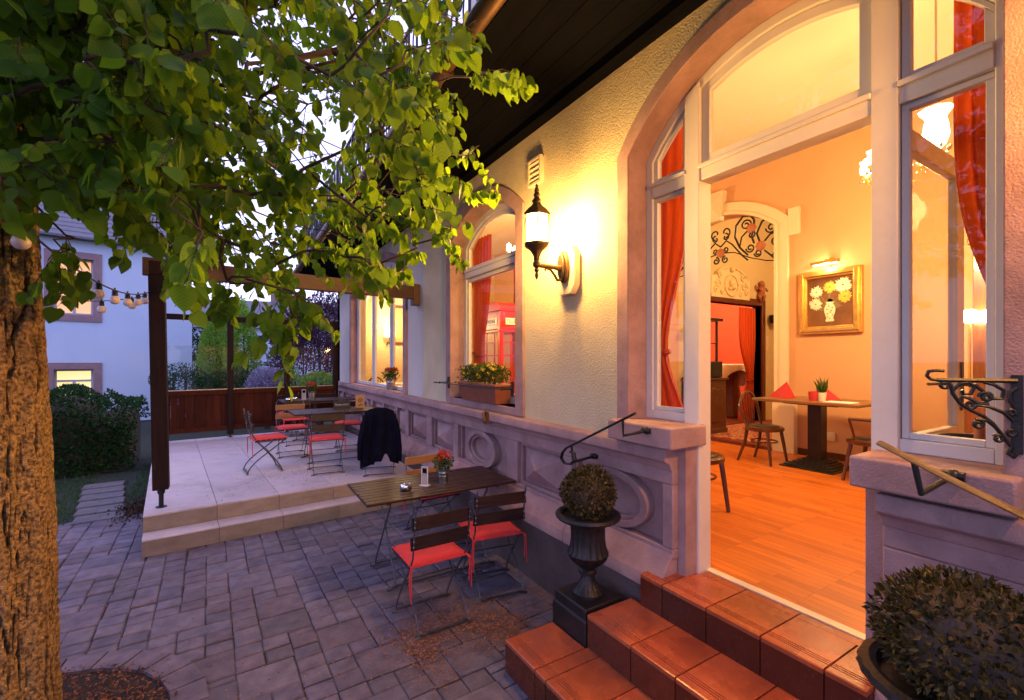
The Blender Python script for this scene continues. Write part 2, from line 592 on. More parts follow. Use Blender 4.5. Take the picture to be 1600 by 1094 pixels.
def make_parquet():
    m, t, b, o = new_mat('parquet')
    N, L = t.nodes, t.links
    tc = N.new("ShaderNodeTexCoord")
    mp = N.new("ShaderNodeMapping")
    mp.inputs["Rotation"].default_value = (0, 0, PI / 2)
    L.new(tc.outputs["Object"], mp.inputs[0])
    br = N.new("ShaderNodeTexBrick")
    br.offset = .37
    br.offset_frequency = 3
    br.inputs["Scale"].default_value = 1
    br.inputs["Mortar Size"].default_value = .0011
    br.inputs["Brick Width"].default_value = .62
    br.inputs["Row Height"].default_value = .058
    br.inputs["Bias"].default_value = 0
    br.inputs["Color1"].default_value = (.62, .165, .014, 1)
    br.inputs["Color2"].default_value = (.42, .095, .009, 1)
    br.inputs["Mortar"].default_value = (.12, .035, .008, 1)
    L.new(mp.outputs[0], br.inputs["Vector"])
    m2 = N.new("ShaderNodeMapping")
    m2.inputs["Scale"].default_value = (18, 1.5, 1)
    L.new(tc.outputs["Object"], m2.inputs[0])
    no = N.new("ShaderNodeTexNoise")
    no.inputs["Scale"].default_value = 4
    no.inputs["Detail"].default_value = 6
    L.new(m2.outputs[0], no.inputs["Vector"])
    rg = N.new("ShaderNodeMapRange")
    rg.inputs[3].default_value = .6; rg.inputs[4].default_value = 1.3
    L.new(no.outputs["Fac"], rg.inputs[0])
    mu = N.new("ShaderNodeMix"); mu.data_type = 'RGBA'; mu.blend_type = 'MULTIPLY'; mu.inputs[0].default_value = 1
    L.new(br.outputs["Color"], mu.inputs[6]); L.new(rg.outputs[0], mu.inputs[7])
    L.new(mu.outputs[2], b.inputs["Base Color"])
    rr = N.new("ShaderNodeMapRange")
    rr.inputs[3].default_value = .28; rr.inputs[4].default_value = .5
    L.new(no.outputs["Fac"], rr.inputs[0])
    L.new(rr.outputs[0], b.inputs["Roughness"])
    bp = N.new("ShaderNodeBump")
    bp.inputs["Strength"].default_value = .3
    bp.inputs["Distance"].default_value = .002
    bp.invert = True
    L.new(br.outputs["Fac"], bp.inputs["Height"])
    L.new(bp.outputs[0], b.inputs["Normal"])
    return m


def make_curtain_mat():
    m, t, b, o = new_mat('red_curtain')
    N, L = t.nodes, t.links
    b.inputs["Base Color"].default_value = (.42, .042, .008, 1)
    b.inputs["Roughness"].default_value = .7
    tl = N.new("ShaderNodeBsdfTranslucent")
    tl.inputs[0].default_value = (.56, .085, .012, 1)
    ms = N.new("ShaderNodeMixShader"); ms.inputs[0].default_value = .4
    L.new(b.outputs[0], ms.inputs[1]); L.new(tl.outputs[0], ms.inputs[2]); L.new(ms.outputs[0], o.inputs[0])
    return m


def make_carpet():
    m, t, b, o = new_mat('oriental_carpet')
    N, L = t.nodes, t.links
    tc = N.new("ShaderNodeTexCoord")
    vo = N.new("ShaderNodeTexVoronoi")
    vo.inputs["Scale"].default_value = 16
    L.new(tc.outputs["Object"], vo.inputs["Vector"])
    rp = N.new("ShaderNodeValToRGB")
    rp.color_ramp.interpolation = 'CONSTANT'
    for p, c in ((0, (.30, .035, .02)), (.3, (.05, .015, .02)), (.45, (.42, .10, .04)), (.62, (.50, .30, .13)), (.72, (.24, .03, .02))):
        e = rp.color_ramp.elements.new(p) if p else rp.color_ramp.elements[0]
        e.color = (*c, 1)
    L.new(vo.outputs["Distance"], rp.inputs[0])
    L.new(rp.outputs[0], b.inputs["Base Color"])
    b.inputs["Roughness"].default_value = .95
    return m


M['bark'] = make_bark()
M['parquet'] = make_parquet()
M['red_cloth'] = make_curtain_mat()
M['carpet'] = make_carpet()
WARM = (1.0, .63, .27)
WARM2 = (1.0, .53, .14)
M['lamp_glass'] = emis('lit_lamp_glass', (1, .80, .42), 3.0)
_t = M['lamp_glass'].node_tree
_tr = _t.nodes.new("ShaderNodeBsdfTransparent")
_mx = _t.nodes.new("ShaderNodeMixShader")
_mx.inputs[0].default_value = .35
_t.links.new(_tr.outputs[0], _mx.inputs[1])
_t.links.new(_t.nodes["Principled BSDF"].outputs[0], _mx.inputs[2])
_t.links.new(_mx.outputs[0], _t.nodes["Material Output"].inputs[0])
M['bulb_glow'] = emis('lit_bulb', (1, .78, .42), 14)
M['shade_glow'] = emis('lit_glass_shade', (1, .84, .52), 1.6)
M['window_orange'] = emis('lit_orange_blind', (1, .36, .02), .36)
M['window_yellow'] = emis('lit_yellow_blind', (1, .80, .30), .36)


def point(name, loc, power, color=WARM, r=.05, parent=None):
    d = bpy.data.lights.new(name, 'POINT')
    d.energy = power
    d.color = color
    d.shadow_soft_size = r
    o = bpy.data.objects.new(name, d)
    col.objects.link(o)
    o.parent = parent
    o.location = Vector(loc) - (wloc(parent) if parent else Vector((0, 0, 0)))
    return o


# ------------------------------------------------------------------ leaves
LEAF_OUT = [(.20, -.07), (.43, .12), (.47, .38), (.34, .68), (.15, .90)]
LEAF_MID = [0, .10, .36, .66, .90, 1.06]


def add_heart_leaf(vs, fs, cs, p, tip, nrm, size, rv, fold=.22, curl=.15):
    """linden leaf: midrib with two heart-shaped halves, folded and curled"""
    t = tip.normalized()
    s = t.cross(nrm)
    if s.length < 1e-5: s = t.orthogonal()
    s.normalize()
    n = s.cross(t).normalized()
    b = len(vs)
    for y in LEAF_MID:
        q = p + t * (y * size) - n * (curl * size * y * y)
        vs.append((q.x, q.y, q.z)); cs.append((rv, 0, y, 1))
    for sg in (-1, 1):
        for x, y in LEAF_OUT:
            q = p + t * (y * size) + s * (sg * x * size) + n * (fold * x * size - curl * size * y * y)
            vs.append((q.x, q.y, q.z)); cs.append((rv, x, y, 1))
    for k, off in ((0, 6), (1, 11)):
        L_ = [b + off + i for i in range(5)]
        m = [b + i for i in range(6)]
        q = [(m[0], L_[0], L_[1], m[1]), (m[1], L_[1], L_[2], m[2]), (m[2], L_[2], L_[3], m[3]), (m[3], L_[3], L_[4], m[4]), (m[4], L_[4], m[5])]
        fs += q if k else [tuple(reversed(x)) for x in q]


def small_leaf(vs, fs, cs, p, tip, nrm, size, rv, w=.5):
    t = tip.normalized()
    s = t.cross(nrm)
    if s.length < 1e-5: s = t.orthogonal()
    s.normalize()
    n = s.cross(t).normalized()
    b = len(vs)
    for x, y, z in ((0, 0, 0), (w * .5, .45, .12), (0, 1, 0), (-w * .5, .45, .12), (0, .5, 0)):
        q = p + s * (x * size) + t * (y * size) + n * (z * size)
        vs.append((q.x, q.y, q.z)); cs.append((rv, abs(x), y, 1))
    fs += [(b, b + 1, b + 4), (b + 1, b + 2, b + 4), (b + 2, b + 3, b + 4), (b + 3, b, b + 4)]


def rv3(r):
    while True:
        v = Vector((r.uniform(-1, 1), r.uniform(-1, 1), r.uniform(-1, 1)))
        if .05 < v.length < 1: return v.normalized()


def mesh_obj(name, vs, fs, cs, m, parent=None, smooth=False, world=True):
    mb = MB()
    mb.v, mb.f, mb.c = vs, fs, cs
    return mb.build(name, m, parent, smooth, world=world, fix=False)


def leaf_ball(name, m, parent, c, rad, n, size, seed, shell=.35, lump=.12, w=.55, clip=None, up=.3):
    """leaf clumps spread through the outer part of an uneven ellipsoid"""
    r = random.Random(seed)
    vs, fs, cs = [], [], []
    lumps = [(rv3(r), r.uniform(-1, 1)) for _ in range(14)]
    c = Vector(c)
    for i in range(n):
        d = rv3(r)
        k = 1 + lump * sum(a * max(0, d.dot(q)) ** 6 for q, a in lumps)
        k *= 1 - shell * r.random() ** 1.6
        p = c + Vector((d.x * rad[0], d.y * rad[1], d.z * rad[2])) * k
        if clip and not clip(p): continue
        tip = d + rv3(r) * .9 + Vector((0, 0, up))
        small_leaf(vs, fs, cs, p, tip, d + rv3(r) * .8, size * r.uniform(.7, 1.3), r.random() ** 1.3, w)
    return mesh_obj(name, vs, fs, cs, m, parent)


def arch_z(y, y0, y1, spring, rise, grow=0.0):
    c, h = (y0 + y1) / 2, (y1 - y0) / 2
    Rr = (h * h + rise * rise) / (2 * rise)
    zc = spring + rise - Rr
    return zc + math.sqrt(max((Rr + grow) ** 2 - (y - c) ** 2, 0))


def arch_path(y0, y1, zb, spring, rise, n=18, grow=0.0):
    """jamb - arch - jamb polyline, offset outwards by grow"""
    a, b = y0 - grow, y1 + grow
    pts = [(a, zb)]
    for i in range(n + 1):
        y = a + (b - a) * i / n
        pts.append((y, arch_z(y, y0, y1, spring, rise, grow)))
    pts.append((b, zb))
    return pts


def YZ(a, b, d): return (d, a, b)
def XZ(a, b, d): return (a, d, b)
def XY(a, b, d): return (a, b, d)


def wall_open(mb, x0, x1, ya, yb, z0, z1, ops, n=18, swap=False):
    """wall slab normal to X (or to Y when swap) with arched or square openings (y0, y1, sill, spring, rise)"""
    def bx(a, b, c, d):
        if b - a > 1e-4 and d - c > 1e-4:
            if swap: mb.box(a, b, x0, x1, c, d)
            else: mb.box(x0, x1, a, b, c, d)
    y = ya
    for (p, q, sill, spring, rise) in sorted(ops):
        bx(y, p, z0, z1)
        bx(p, q, z0, sill)
        if rise <= 0: bx(p, q, spring, z1)
        else:
            for i in range(n):
                a, b = p + (q - p) * i / n, p + (q - p) * (i + 1) / n
                za, zb = arch_z(a, p, q, spring, rise), arch_z(b, p, q, spring, rise)
                if swap: pts = [(a, x0, za), (b, x0, zb), (b, x1, zb), (a, x1, za), (a, x0, z1), (b, x0, z1), (b, x1, z1), (a, x1, z1)]
                else: pts = [(x0, a, za), (x1, a, za), (x1, b, zb), (x0, b, zb), (x0, a, z1), (x1, a, z1), (x1, b, z1), (x0, b, z1)]
                mb.hexa(pts)
        y = q
    bx(y, yb, z0, z1)


def spiral(cx, cz, r0, r1, a0, turns, n=26):
    return [(cx + (r0 + (r1 - r0) * i / n) * math.cos(a0 + turns * 2 * PI * i / n),
             cz + (r0 + (r1 - r0) * i / n) * math.sin(a0 + turns * 2 * PI * i / n)) for i in range(n + 1)]


def bez(p0, p1, p2, p3, n=12):
    P = [Vector(p) for p in (p0, p1, p2, p3)]
    o = []
    for i in range(n + 1):
        t = i / n
        o.append(P[0] * (1 - t) ** 3 + P[1] * 3 * t * (1 - t) ** 2 + P[2] * 3 * t * t * (1 - t) + P[3] * t ** 3)
    return o


# ------------------------------------------------------------------ ground, paving
g = MB()
g.add([(-400, -400, -.03), (400, -400, -.03), (400, 400, -.03), (-400, 400, -.03)], [(0, 1, 2, 3)])
tag(g.build("ground", M['lawn']), kind='structure')

TREE = Vector((-.98, 3.02, 0))
PIT_R = .70


def in_pit(x, y, grow=0.0):
    return (x - TREE.x) ** 2 + (y - TREE.y) ** 2 < (PIT_R + grow) ** 2


j = MB()
j.box(-4.2, 2.6, -3.0, 7.12, -.025, -.012)
tag(j.build("paving_bed", M['joint']), kind='structure')
TROT = R(4.5)
pv = MB()
rp_ = random.Random(3)
PM = Matrix.Rotation(R(2.0), 4, 'Z')
x = -4.6
W_ = .158
cols = []
occ = {}
nx, ny = 44, 140
CY = .0705
y_start = -2.6
for i in range(nx):
    k = 0
    while k < ny:
        if occ.get((i, k)):
            k += 1
            continue
        c = rp_.random()
        wide = 1
        ln = 2 if c < .68 else (3 if c < .84 else 2)
        if c > .93 and i + 1 < nx: wide, ln = 2, 4
        ln = int(math.ceil(ln))
        ln = min(ln, ny - k)
        for a in range(1, ln):
            if occ.get((i, k + a)):
                ln = a
                break
        if wide == 2 and any(occ.get((i + 1, k + a)) for a in range(ln)): wide = 1
        if wide == 2:
            for a in range(ln): occ[(i + 1, k + a)] = 1
        x0, x1 = -4.45 + i * W_, -4.45 + (i + wide) * W_
        y0, y1 = y_start + k * CY, y_start + (k + ln) * CY
        k += ln
        cx, cy = (x0 + x1) / 2, (y0 + y1) / 2
        p = PM @ Vector((cx, cy, 0))
        if p.x > 2.25 or p.y > 7.1 or p.y < -2.6 or p.x < -4.1: continue
        if in_pit(p.x, p.y, .07): continue
        s = rp_.uniform(.78, 1.2)
        hue = rp_.uniform(-.06, .06)
        pv.tint = (s * (1 + hue), s * (1 - abs(hue) * .4), s * (1 - hue), 1)
        gp = .0026 + rp_.uniform(0, .002)
        dz = rp_.uniform(-.005, .004)
        tl = Matrix.Rotation(rp_.gauss(0, .006), 4, 'Z')
        Mx = PM @ Matrix.Translation((cx, cy, 0)) @ tl @ Matrix.Rotation(rp_.gauss(0, .011), 4, 'X') @ Matrix.Rotation(rp_.gauss(0, .009), 4, 'Y')
        jx, jy = rp_.gauss(0, .0022), rp_.gauss(0, .003)
        pv.cbox(x0 - cx + gp * .55 + jx, x1 - cx - gp * .55 + jx, y0 - cy + gp + .0012 + jy, y1 - cy - gp - .0012 + jy, -.05, dz, .0085, Mx)
# ring of cut stones around the tree pit
nr = 26
for i in range(nr):
    a0, a1 = 2 * PI * i / nr + .008, 2 * PI * (i + 1) / nr - .008
    s = rp_.uniform(.8, 1.15)
    pv.tint = (s * 1.03, s * .98, s, 1)
    r0, r1 = PIT_R, PIT_R + .17
    q = [(TREE.x + r * math.cos(a), TREE.y + r * math.sin(a)) for r, a in ((r0, a0), (r1, a0), (r1, a1), (r0, a1))]
    pv.hexa([(a, b, -.05) for a, b in q] + [(a, b, .008) for a, b in q])
tag(pv.build("paving", M['paver']), kind='structure')

# mulch in the tree pit and the litter of fallen blossom: countless bits
s = MB()
s.lathe([(.0001, -.008), (PIT_R, -.012)], 40, TREE)
tag(s.build("tree_pit", M['soil']), kind='structure')
vs, fs, cs = [], [], []
r_ = random.Random(11)
for i in range(5200):
    a, q = r_.uniform(0, 2 * PI), PIT_R * math.sqrt(r_.random()) * 1.03
    p = Vector((TREE.x + q * math.cos(a), TREE.y + q * math.sin(a), r_.uniform(-.004, .022)))
    t = rv3(r_)
    t.z *= .35
    b = r_.choice((.35, .6, 1.0, 1.35, 1.7))
    small_leaf(vs, fs, cs, p, t, Vector((r_.uniform(-.5, .5), r_.uniform(-.5, .5), 1)), r_.uniform(.012, .034), 1, .45)
    for k in range(5): cs[-1 - k] = (b, b * .95, b * .9, 1)
tag(mesh_obj("mulch", vs, fs, cs, M['mulch']), "brown bark mulch in the round pit under the tree", "mulch", kind='stuff')
vs, fs, cs = [], [], []


def litter(cx, cy, sx, sy, n, z=.006, tw=(.6, 2.2)):
    for i in range(n):
        p = Vector((r_.gauss(cx, sx), r_.gauss(cy, sy), z + r_.uniform(0, .004)))
        if p.x > 2.15: continue
        t = rv3(r_); t.z *= .2
        b = r_.uniform(*tw)
        small_leaf(vs, fs, cs, p, t, Vector((r_.uniform(-.4, .4), r_.uniform(-.4, .4), 1)), r_.uniform(.008, .021), 1, .5)
        for k in range(5): cs[-1 - k] = (b, b * .95, b * .8, 1)


litter(1.32, 2.98, .28, .14, 1700, tw=(.9, 2.8))
litter(1.62, 2.72, .13, .12, 1500, tw=(.8, 2.6))
litter(1.05, 2.78, .07, .16, 900, tw=(.8, 2.6))
litter(1.5, 3.1, .5, .35, 1000, tw=(.9, 2.8))
litter(.6, 3.6, 1.0, 1.1, 900, tw=(.8, 2.6))
litter(.0, 3.0, .9, .9, 500, tw=(.8, 2.6))
litter(1.4, 6.75, .5, .3, 700, z=.336, tw=(.15, .8))
litter(.4, 6.6, .8, .5, 250, z=.336, tw=(.15, .7))
litter(1.6, 5.2, .5, .12, 200)
tag(mesh_obj("fallen_blossom", vs, fs, cs, M['mulch']), "dry brown blossom bits scattered over the paving", "litter", kind='stuff')

# grass and stepping stones beside the terrace
vs, fs, cs = [], [], []
for i in range(9000):
    p = Vector((r_.uniform(-4.6, -.95), 7.05 + 3.2 * r_.random() ** 1.4, -.02))
    if -1.62 - (p.y - 7) * .08 < p.x < -1.12 - (p.y - 7) * .08 and r_.random() < .93: continue
    if p.x > -1.3 and p.y < 7.9 and r_.random() < .8: continue
    h = r_.uniform(.03, .075)
    a = r_.uniform(0, 2 * PI)
    d = Vector((math.cos(a), math.sin(a), 0)) * .006
    tp = p + Vector((r_.gauss(0, .02), r_.gauss(0, .02), h))
    b = len(vs)
    vs += [tuple(p - d), tuple(p + d), tuple(tp)]
    rr = r_.random()
    cs += [(rr, 0, 0, 1)] * 3
    fs.append((b, b + 1, b + 2))
tag(mesh_obj("grass", vs, fs, cs, M['grass']), "short dark green grass beside the stepping stones", "grass", kind='stuff')
for i in range(6):
    y = 7.16 + i * .36
    cx = -1.34 - i * .058
    mb = MB()
    mb.cbox(-.23, .23, -.145, .145, -.05, .018, .008)
    o = mb.build("stepping_stone", M['slab'])
    o.location = (cx, y, 0)
    o.rotation_euler = (0, 0, R(4) + rnd.uniform(-.03, .03))
    n_ = ["nearest stepping stone touching the paving", "second stepping stone from the paving", "third stepping stone from the paving",
          "fourth stepping stone from the paving", "fifth stepping stone, one short of the hedge end", "farthest stepping stone at the foot of the hedge"][i]
    tag(o, n_, "stepping stone", "flat grey stepping stones in the grass")
vs, fs, cs = [], [], []
for i in range(900):
    p = Vector((r_.gauss(-1.02, .12), r_.gauss(7.35, .28), r_.uniform(0, .03)))
    if p.x > -.82: continue
    small_leaf(vs, fs, cs, p, rv3(r_), Vector((0, 0, 1)) + rv3(r_), r_.uniform(.02, .05), 1, .5)
    b = r_.uniform(.15, .6)
    for k in range(5): cs[-1 - k] = (b, b * 1.05, b, 1)
tag(mesh_obj("dead_leaves", vs, fs, cs, M['mulch']), "dark dead leaves heaped against the terrace side", "leaf litter", kind='stuff')

# ------------------------------------------------------------------ terrace
TO = Vector((-.73, 5.49, 0))
TM = Matrix.Translation(TO) @ Matrix.Rotation(R(5.5), 4, 'Z')
TZ = .33
tb = MB()
tb.box(.012, 3.3, .012, 5.3, 0, .155, TM)
tb.box(.012, 3.3, .262, 5.3, .155, .318, TM)
tag(tb.build("terrace_core", M['grout']), kind='structure')
tt = MB()
rt = random.Random(5)
xs = [0, .62, 1.22, 1.82, 2.42, 3.02, 3.3]
ysr = [.25, 1.45, 2.65, 3.85, 5.05, 5.32]
for a in range(len(xs) - 1):
    for b in range(len(ysr) - 1):
        s = rt.uniform(.92, 1.07)
        tt.tint = (s, s * rt.uniform(.98, 1.02), s, 1)
        tt.cbox(xs[a] + .002, xs[a + 1] - .002, ysr[b] + .002, ysr[b + 1] - .002, .312, TZ, .004, TM)
    s = rt.uniform(.92, 1.07)
    tt.tint = (s, s, s, 1)
    tt.cbox(xs[a] + .002, xs[a + 1] - .002, 0, .248, .150, .165, .004, TM)
tag(tt.build("terrace", M['terrace_top']), kind='structure')
tf = MB()
for a in range(len(xs) - 1):
    for (ya, za, zb) in ((.0, 0.002, .148), (.25, .166, .311)):
        s = rt.uniform(.85, 1.12)
        tf.tint = (s, s, s, 1)
        tf.box(xs[a] + .002, xs[a + 1] - .002, ya, ya + .012, za, zb, TM)
for a in range(4):
    s = rt.uniform(.85, 1.1)
    tf.tint = (s, s, s, 1)
    tf.box(0, .012, .27 + a * 1.26, .27 + (a + 1) * 1.26 - .004, 0, .311, TM)
tag(tf.build("terrace_riser", M['terrace_front']), kind='structure')

# ------------------------------------------------------------------ restaurant building
WX = 2.29           # stucco face
B = thing("restaurant_building", "cream stuccoed restaurant with mauve sandstone plinth and big arched glass doorway", "building", (2.6, 5.0, 0))
FL = .57            # indoor floor level
CEIL = 5.0
DO = (.45, 2.19, 0, 3.23, .46)          # door bay inner line
W1 = (3.63, 5.12, 1.42, 3.26, .30)      # middle window
W2 = (6.95, 10.60, 1.335, 3.28, .42)    # far window
wl = MB()
g_ = .09
ops = [(a - g_, b + g_, s_, sp, ri + .03) for a, b, s_, sp, ri in ((.45, 2.19, .56, 3.23, .46), W1, W2)]
wall_open(wl, WX, 2.62, -5.5, 6.12, 1.30, 3.96, ops[:2])
wl.build("stucco_wall", M['stucco'], B)
wp = MB()
wall_open(wp, WX + .012, 2.62, 6.12, 12.25, 1.30, 3.96, ops[2:])
wp.box(WX + .012, 12, 12.0, 12.25, 0, 3.96)
wp.build("smooth_wall", M['plaster'], B)
up = MB()
up.box(WX + .02, 2.62, -5.5, 12.25, 3.96, 5.2)
up.box(2.62, 12.0, -5.5, 12.25, 5.06, 5.2)
up.build("roof", M['plaster'], B)
pr = MB()
pr.box(2.45, 2.9, 4.25, 4.95, 5.2, 8.2)
pr.build("chimney", M['plaster'], B)

# plinth: core, rails, stiles, panels
core = MB()
core.box(2.345, 2.6, 1.835, 12.24, .0, 1.24)
core.box(2.345, 2.6, -5.5, .795, .0, 1.24)
core.box(2.43, 2.6, .795, 1.835, .0, .55)
core.build("plinth", M['sandstone'], B)
PZ0, PZ1 = .72, 1.11
panels = [('o', 1.917, 2.80), ('p', 2.905, 3.60), ('o', 3.79, 4.92), ('p', 5.05, 5.75), ('p', 5.95, 6.69), ('s', 6.85, 7.25), ('p', 7.35, 8.0), ('p', 8.1, 8.75),
          ('o', 8.9, 9.8), ('p', 9.95, 10.6), ('p', 10.75, 11.4), ('s', 11.55, 12.0)]
face = MB()


def plinth_face(face, y0, y1, pans):
    face.box(2.27, 2.347, y0, y1, PZ1, 1.20)
    face.box(2.27, 2.347, y0, y1, .66, PZ0)
    y = y0
    for k, a, b in pans:
        face.box(2.27, 2.347, y, a, PZ0, PZ1)
        y = b
    face.box(2.27, 2.347, y, y1, PZ0, PZ1)


plinth_face(face, 1.835, 12.24, panels)
plinth_face(face, -5.5, .795, [])
face.build("plinth_face", M['sandstone'], B, bevel=.008)
for k, a, b in panels:
    pm = MB()
    c, zc = (a + b) / 2, (PZ0 + PZ1) / 2
    if k == 'p':
        i = .05
        pm.box(2.308, 2.346, a, a + i * .6, PZ0, PZ1); pm.box(2.308, 2.346, b - i * .6, b, PZ0, PZ1)
        pm.box(2.308, 2.346, a + i * .6, b - i * .6, PZ0, PZ0 + .03); pm.box(2.308, 2.346, a + i * .6, b - i * .6, PZ1 - .03, PZ1)
        A = [(2.335, a + i, PZ0 + .045), (2.335, b - i, PZ0 + .045), (2.335, b - i, PZ1 - .045), (2.335, a + i, PZ1 - .045)]
        pm.add(A + [(2.222, c, zc)], [(0, 1, 4), (1, 2, 4), (2, 3, 4), (3, 0, 4), (0, 3, 2, 1)])
    elif k == 'o':
        hz = (PZ1 - PZ0) / 2
        hw = min((b - a) * .30, .27)
        def ell(rx, rz): return [(c + rx * math.cos(2 * PI * i / 40), zc + rz * math.sin(2 * PI * i / 40)) for i in range(41)]
        pm.strip(ell(hw + .06, hz + .002), ell(hw, hz - .045), YZ, 2.268, 2.344)
        pm.strip(ell(hw, hz - .045), ell(hw - .03, hz - .075), YZ, 2.295, 2.344)
        for sg in (-1, 1):
            e = a if sg < 0 else b
            lo, hi = min(e, e + -sg * .035), max(e, e + -sg * .035)
            pm.box(2.31, 2.344, lo, hi, PZ0, PZ1)
    else:
        pm.box(2.30, 2.344, a + .05, b - .05, PZ0 + .05, PZ1 - .05)
    pm.build("plinth_panel", M['sandstone'], B, bevel=.004)
lg = MB()
PROF = [(2.32, 1.345), (2.205, 1.335), (2.200, 1.325), (2.200, 1.265), (2.212, 1.252), (2.236, 1.246), (2.250, 1.225), (2.262, 1.196), (2.32, 1.19)]
def blocks(a, b, st=1.12):
    n_b = max(1, int(round((b - a) / st)))
    return [(a + (b - a) * i / n_b + .0015, a + (b - a) * (i + 1) / n_b - .0015) for i in range(n_b)]


def run(name, m, bl, bev):
    mb = MB()
    n = len(PROF)
    for ya, yb in bl:
        vs = [(x, ya, z) for x, z in PROF] + [(x, yb, z) for x, z in PROF]
        mb.add(vs, [(i, (i + 1) % n, n + (i + 1) % n, n + i) for i in range(n)] + [tuple(range(n - 1, -1, -1)), tuple(range(n, 2 * n))])
    mb.build(name, m, B, bevel=bev)


run("ledge", M['sandstone'], blocks(1.835, 12.26), .004)
run("ledge", M['sandstone'], blocks(-5.5, .795), .004)
bs = MB()
PROF = [(2.33, .69), (2.268, .69), (2.262, .675), (2.178, .56), (2.170, .545), (2.170, .465), (2.33, .465)]
run("plinth_slope", M['sandstone'], blocks(1.84, 12.26, .93), .006)
run("plinth_slope", M['sandstone'], blocks(-5.5, .79, .93), .006)
bs = MB()
bs.box(2.174, 2.33, 1.842, 12.25, -.05, .464); bs.box(2.174, 2.33, -5.5, .788, -.05, .464)
bs.build("plinth_base", M['base_stone'], B)
# return faces at the doorway and sill blocks under the side lights
for a_, b_ in ((1.78, 1.834), (.796, .87)):
    rt_ = MB()
    rt_.box(2.317, 2.46, a_, b_, .57, 1.36)
    rt_.build("plinth_return", M['sandstone'], B)
sb = MB()
sb.box(2.13, 2.455, 1.735, 2.25, 1.352, 1.478)
sb.build("sill_block", M['sandstone'], B, bevel=.01)
sb = MB()
sb.box(2.17, 2.455, .40, .875, 1.352, 1.478)
sb.build("sill_block", M['sandstone'], B, bevel=.01)

# surrounds
def surround(name, op, wd, x0, x1, zb, sill=None):
    y0, y1, s_, sp, ri = op
    mb = MB()
    A = arch_path(y0, y1, zb, sp, ri, 22)
    O = arch_path(y0, y1, zb, sp, ri, 22, wd)
    mb.strip(A, O, YZ, x0, x1)
    if sill: mb.box(x0 + .004, x1, y0 - .002, y1 + .002, sill[0], sill[1])
    return mb.build(name, M['sandstone'], B, bevel=.006)


surround("door_surround", DO, .105, 2.258, 2.462, 1.36)
surround("window_surround", W1, .135, 2.262, 2.47, 1.352, (1.352, 1.42))
surround("window_surround", W2, .14, 2.266, 2.44, 1.352)
fs_ = MB()
fs_.box(2.24, 2.46, 6.82, 10.75, 1.30, 1.357)
fs_.build("window_sill", M['sandstone'], B, bevel=.006)

# eave
so = MB()
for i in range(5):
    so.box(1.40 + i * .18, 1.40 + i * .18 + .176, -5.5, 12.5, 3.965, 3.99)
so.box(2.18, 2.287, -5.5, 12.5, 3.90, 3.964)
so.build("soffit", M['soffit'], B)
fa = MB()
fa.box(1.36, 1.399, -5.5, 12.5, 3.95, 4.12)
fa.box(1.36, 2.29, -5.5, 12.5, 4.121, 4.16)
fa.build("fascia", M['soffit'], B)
gu = MB()
gu.tube([(1.30, y, 3.985) for y in (-5.5, 3, 12.5)], .062, 12)
for k in range(12): gu.box(1.235, 1.355, -4 + k * 1.4, -4 + k * 1.4 + .03, 3.915, 4.055)
gu.build("gutter", M['copper'], B, smooth='auto')
rl = MB()
rl.tube([(1.46, -5.5, 5.06), (1.46, 12.4, 5.06)], .022, 8)
rl.tube([(1.46, -5.5, 4.25), (1.46, 12.4, 4.25)], .014, 6)
k = 0
y = -1.0
while y < 12:
    rl.tube([(1.46, y, 4.16), (1.46, y, 5.06)], .012 if k % 5 else .022, 6)
    for sg in (-1, 1):
        rl.tube([(1.46, y + sg * (.055 + (p[0])), 4.62 + sg * p[1]) for p in spiral(0, .10, .052, .012, PI / 2, 1.4, 16)], .007, 5)
        rl.tube([(1.46, y + .055 + .05 * math.sin(t * PI * 2) * sg, 4.25 + t * .8) for t in [i / 12 for i in range(13)]], .008, 5)
    y += .22
    k += 1
rl.build("balcony_railing", M['iron'], B)
ve = MB()
ve.box(2.268, 2.288, 3.195, 3.38, 3.41, 3.63)
for i in range(4):
    z = 3.44 + i * .045
    ve.hexa([(2.262, 3.21, z), (2.27, 3.21, z), (2.27, 3.365, z), (2.262, 3.365, z), (2.245, 3.21, z - .012 + .03), (2.268, 3.21, z + .036), (2.268, 3.365, z + .036), (2.245, 3.365, z - .012 + .03)])
for a in ((3.19, 3.21, 3.405, 3.635), (3.365, 3.385, 3.405, 3.635), (3.21, 3.365, 3.405, 3.425), (3.21, 3.365, 3.615, 3.635)):
    ve.box(2.243, 2.268, *a)
ve.build("air_vent", M['trim_cream'], B)
lb = MB()
lb.box(2.17, 2.2, 4.02, 4.10, 1.23, 1.345)
lb.tube([(2.19, 4.06, 1.36), (2.15, 4.05, 1.33), (2.16, 4.03, 1.26)], .015, 6)
lb.build("iron_clamp", M['copper'], B)

# ---- entrance glazing
FX0, FX1 = 2.432, 2.50
df = MB()
# posts and transom
y0, y1, _, sp, ri = DO


def az(y): return arch_z(y, y0, y1, sp, ri)


P1, P2 = (1.767, 1.868), (.793, .889)
for a, b in (P1, P2):
    df.hexa([(FX0 - .012, a, FL - .01), (2.54, a, FL - .01), (2.54, b, FL - .01), (FX0 - .012, b, FL - .01),
             (FX0 - .012, a, az(a) - .02), (2.54, a, az(a) - .02), (2.54, b, az(b) - .02), (FX0 - .012, b, az(b) - .02)])
for a, b in ((P2[1], P1[0]), (P1[1], y1 - .055), (y0 + .055, P2[0])):
    df.box(FX0 - .004, 2.535, a, b, 2.965, 3.062)
    df.box(FX0 - .022, FX0 - .004, a, b, 3.035, 3.06)
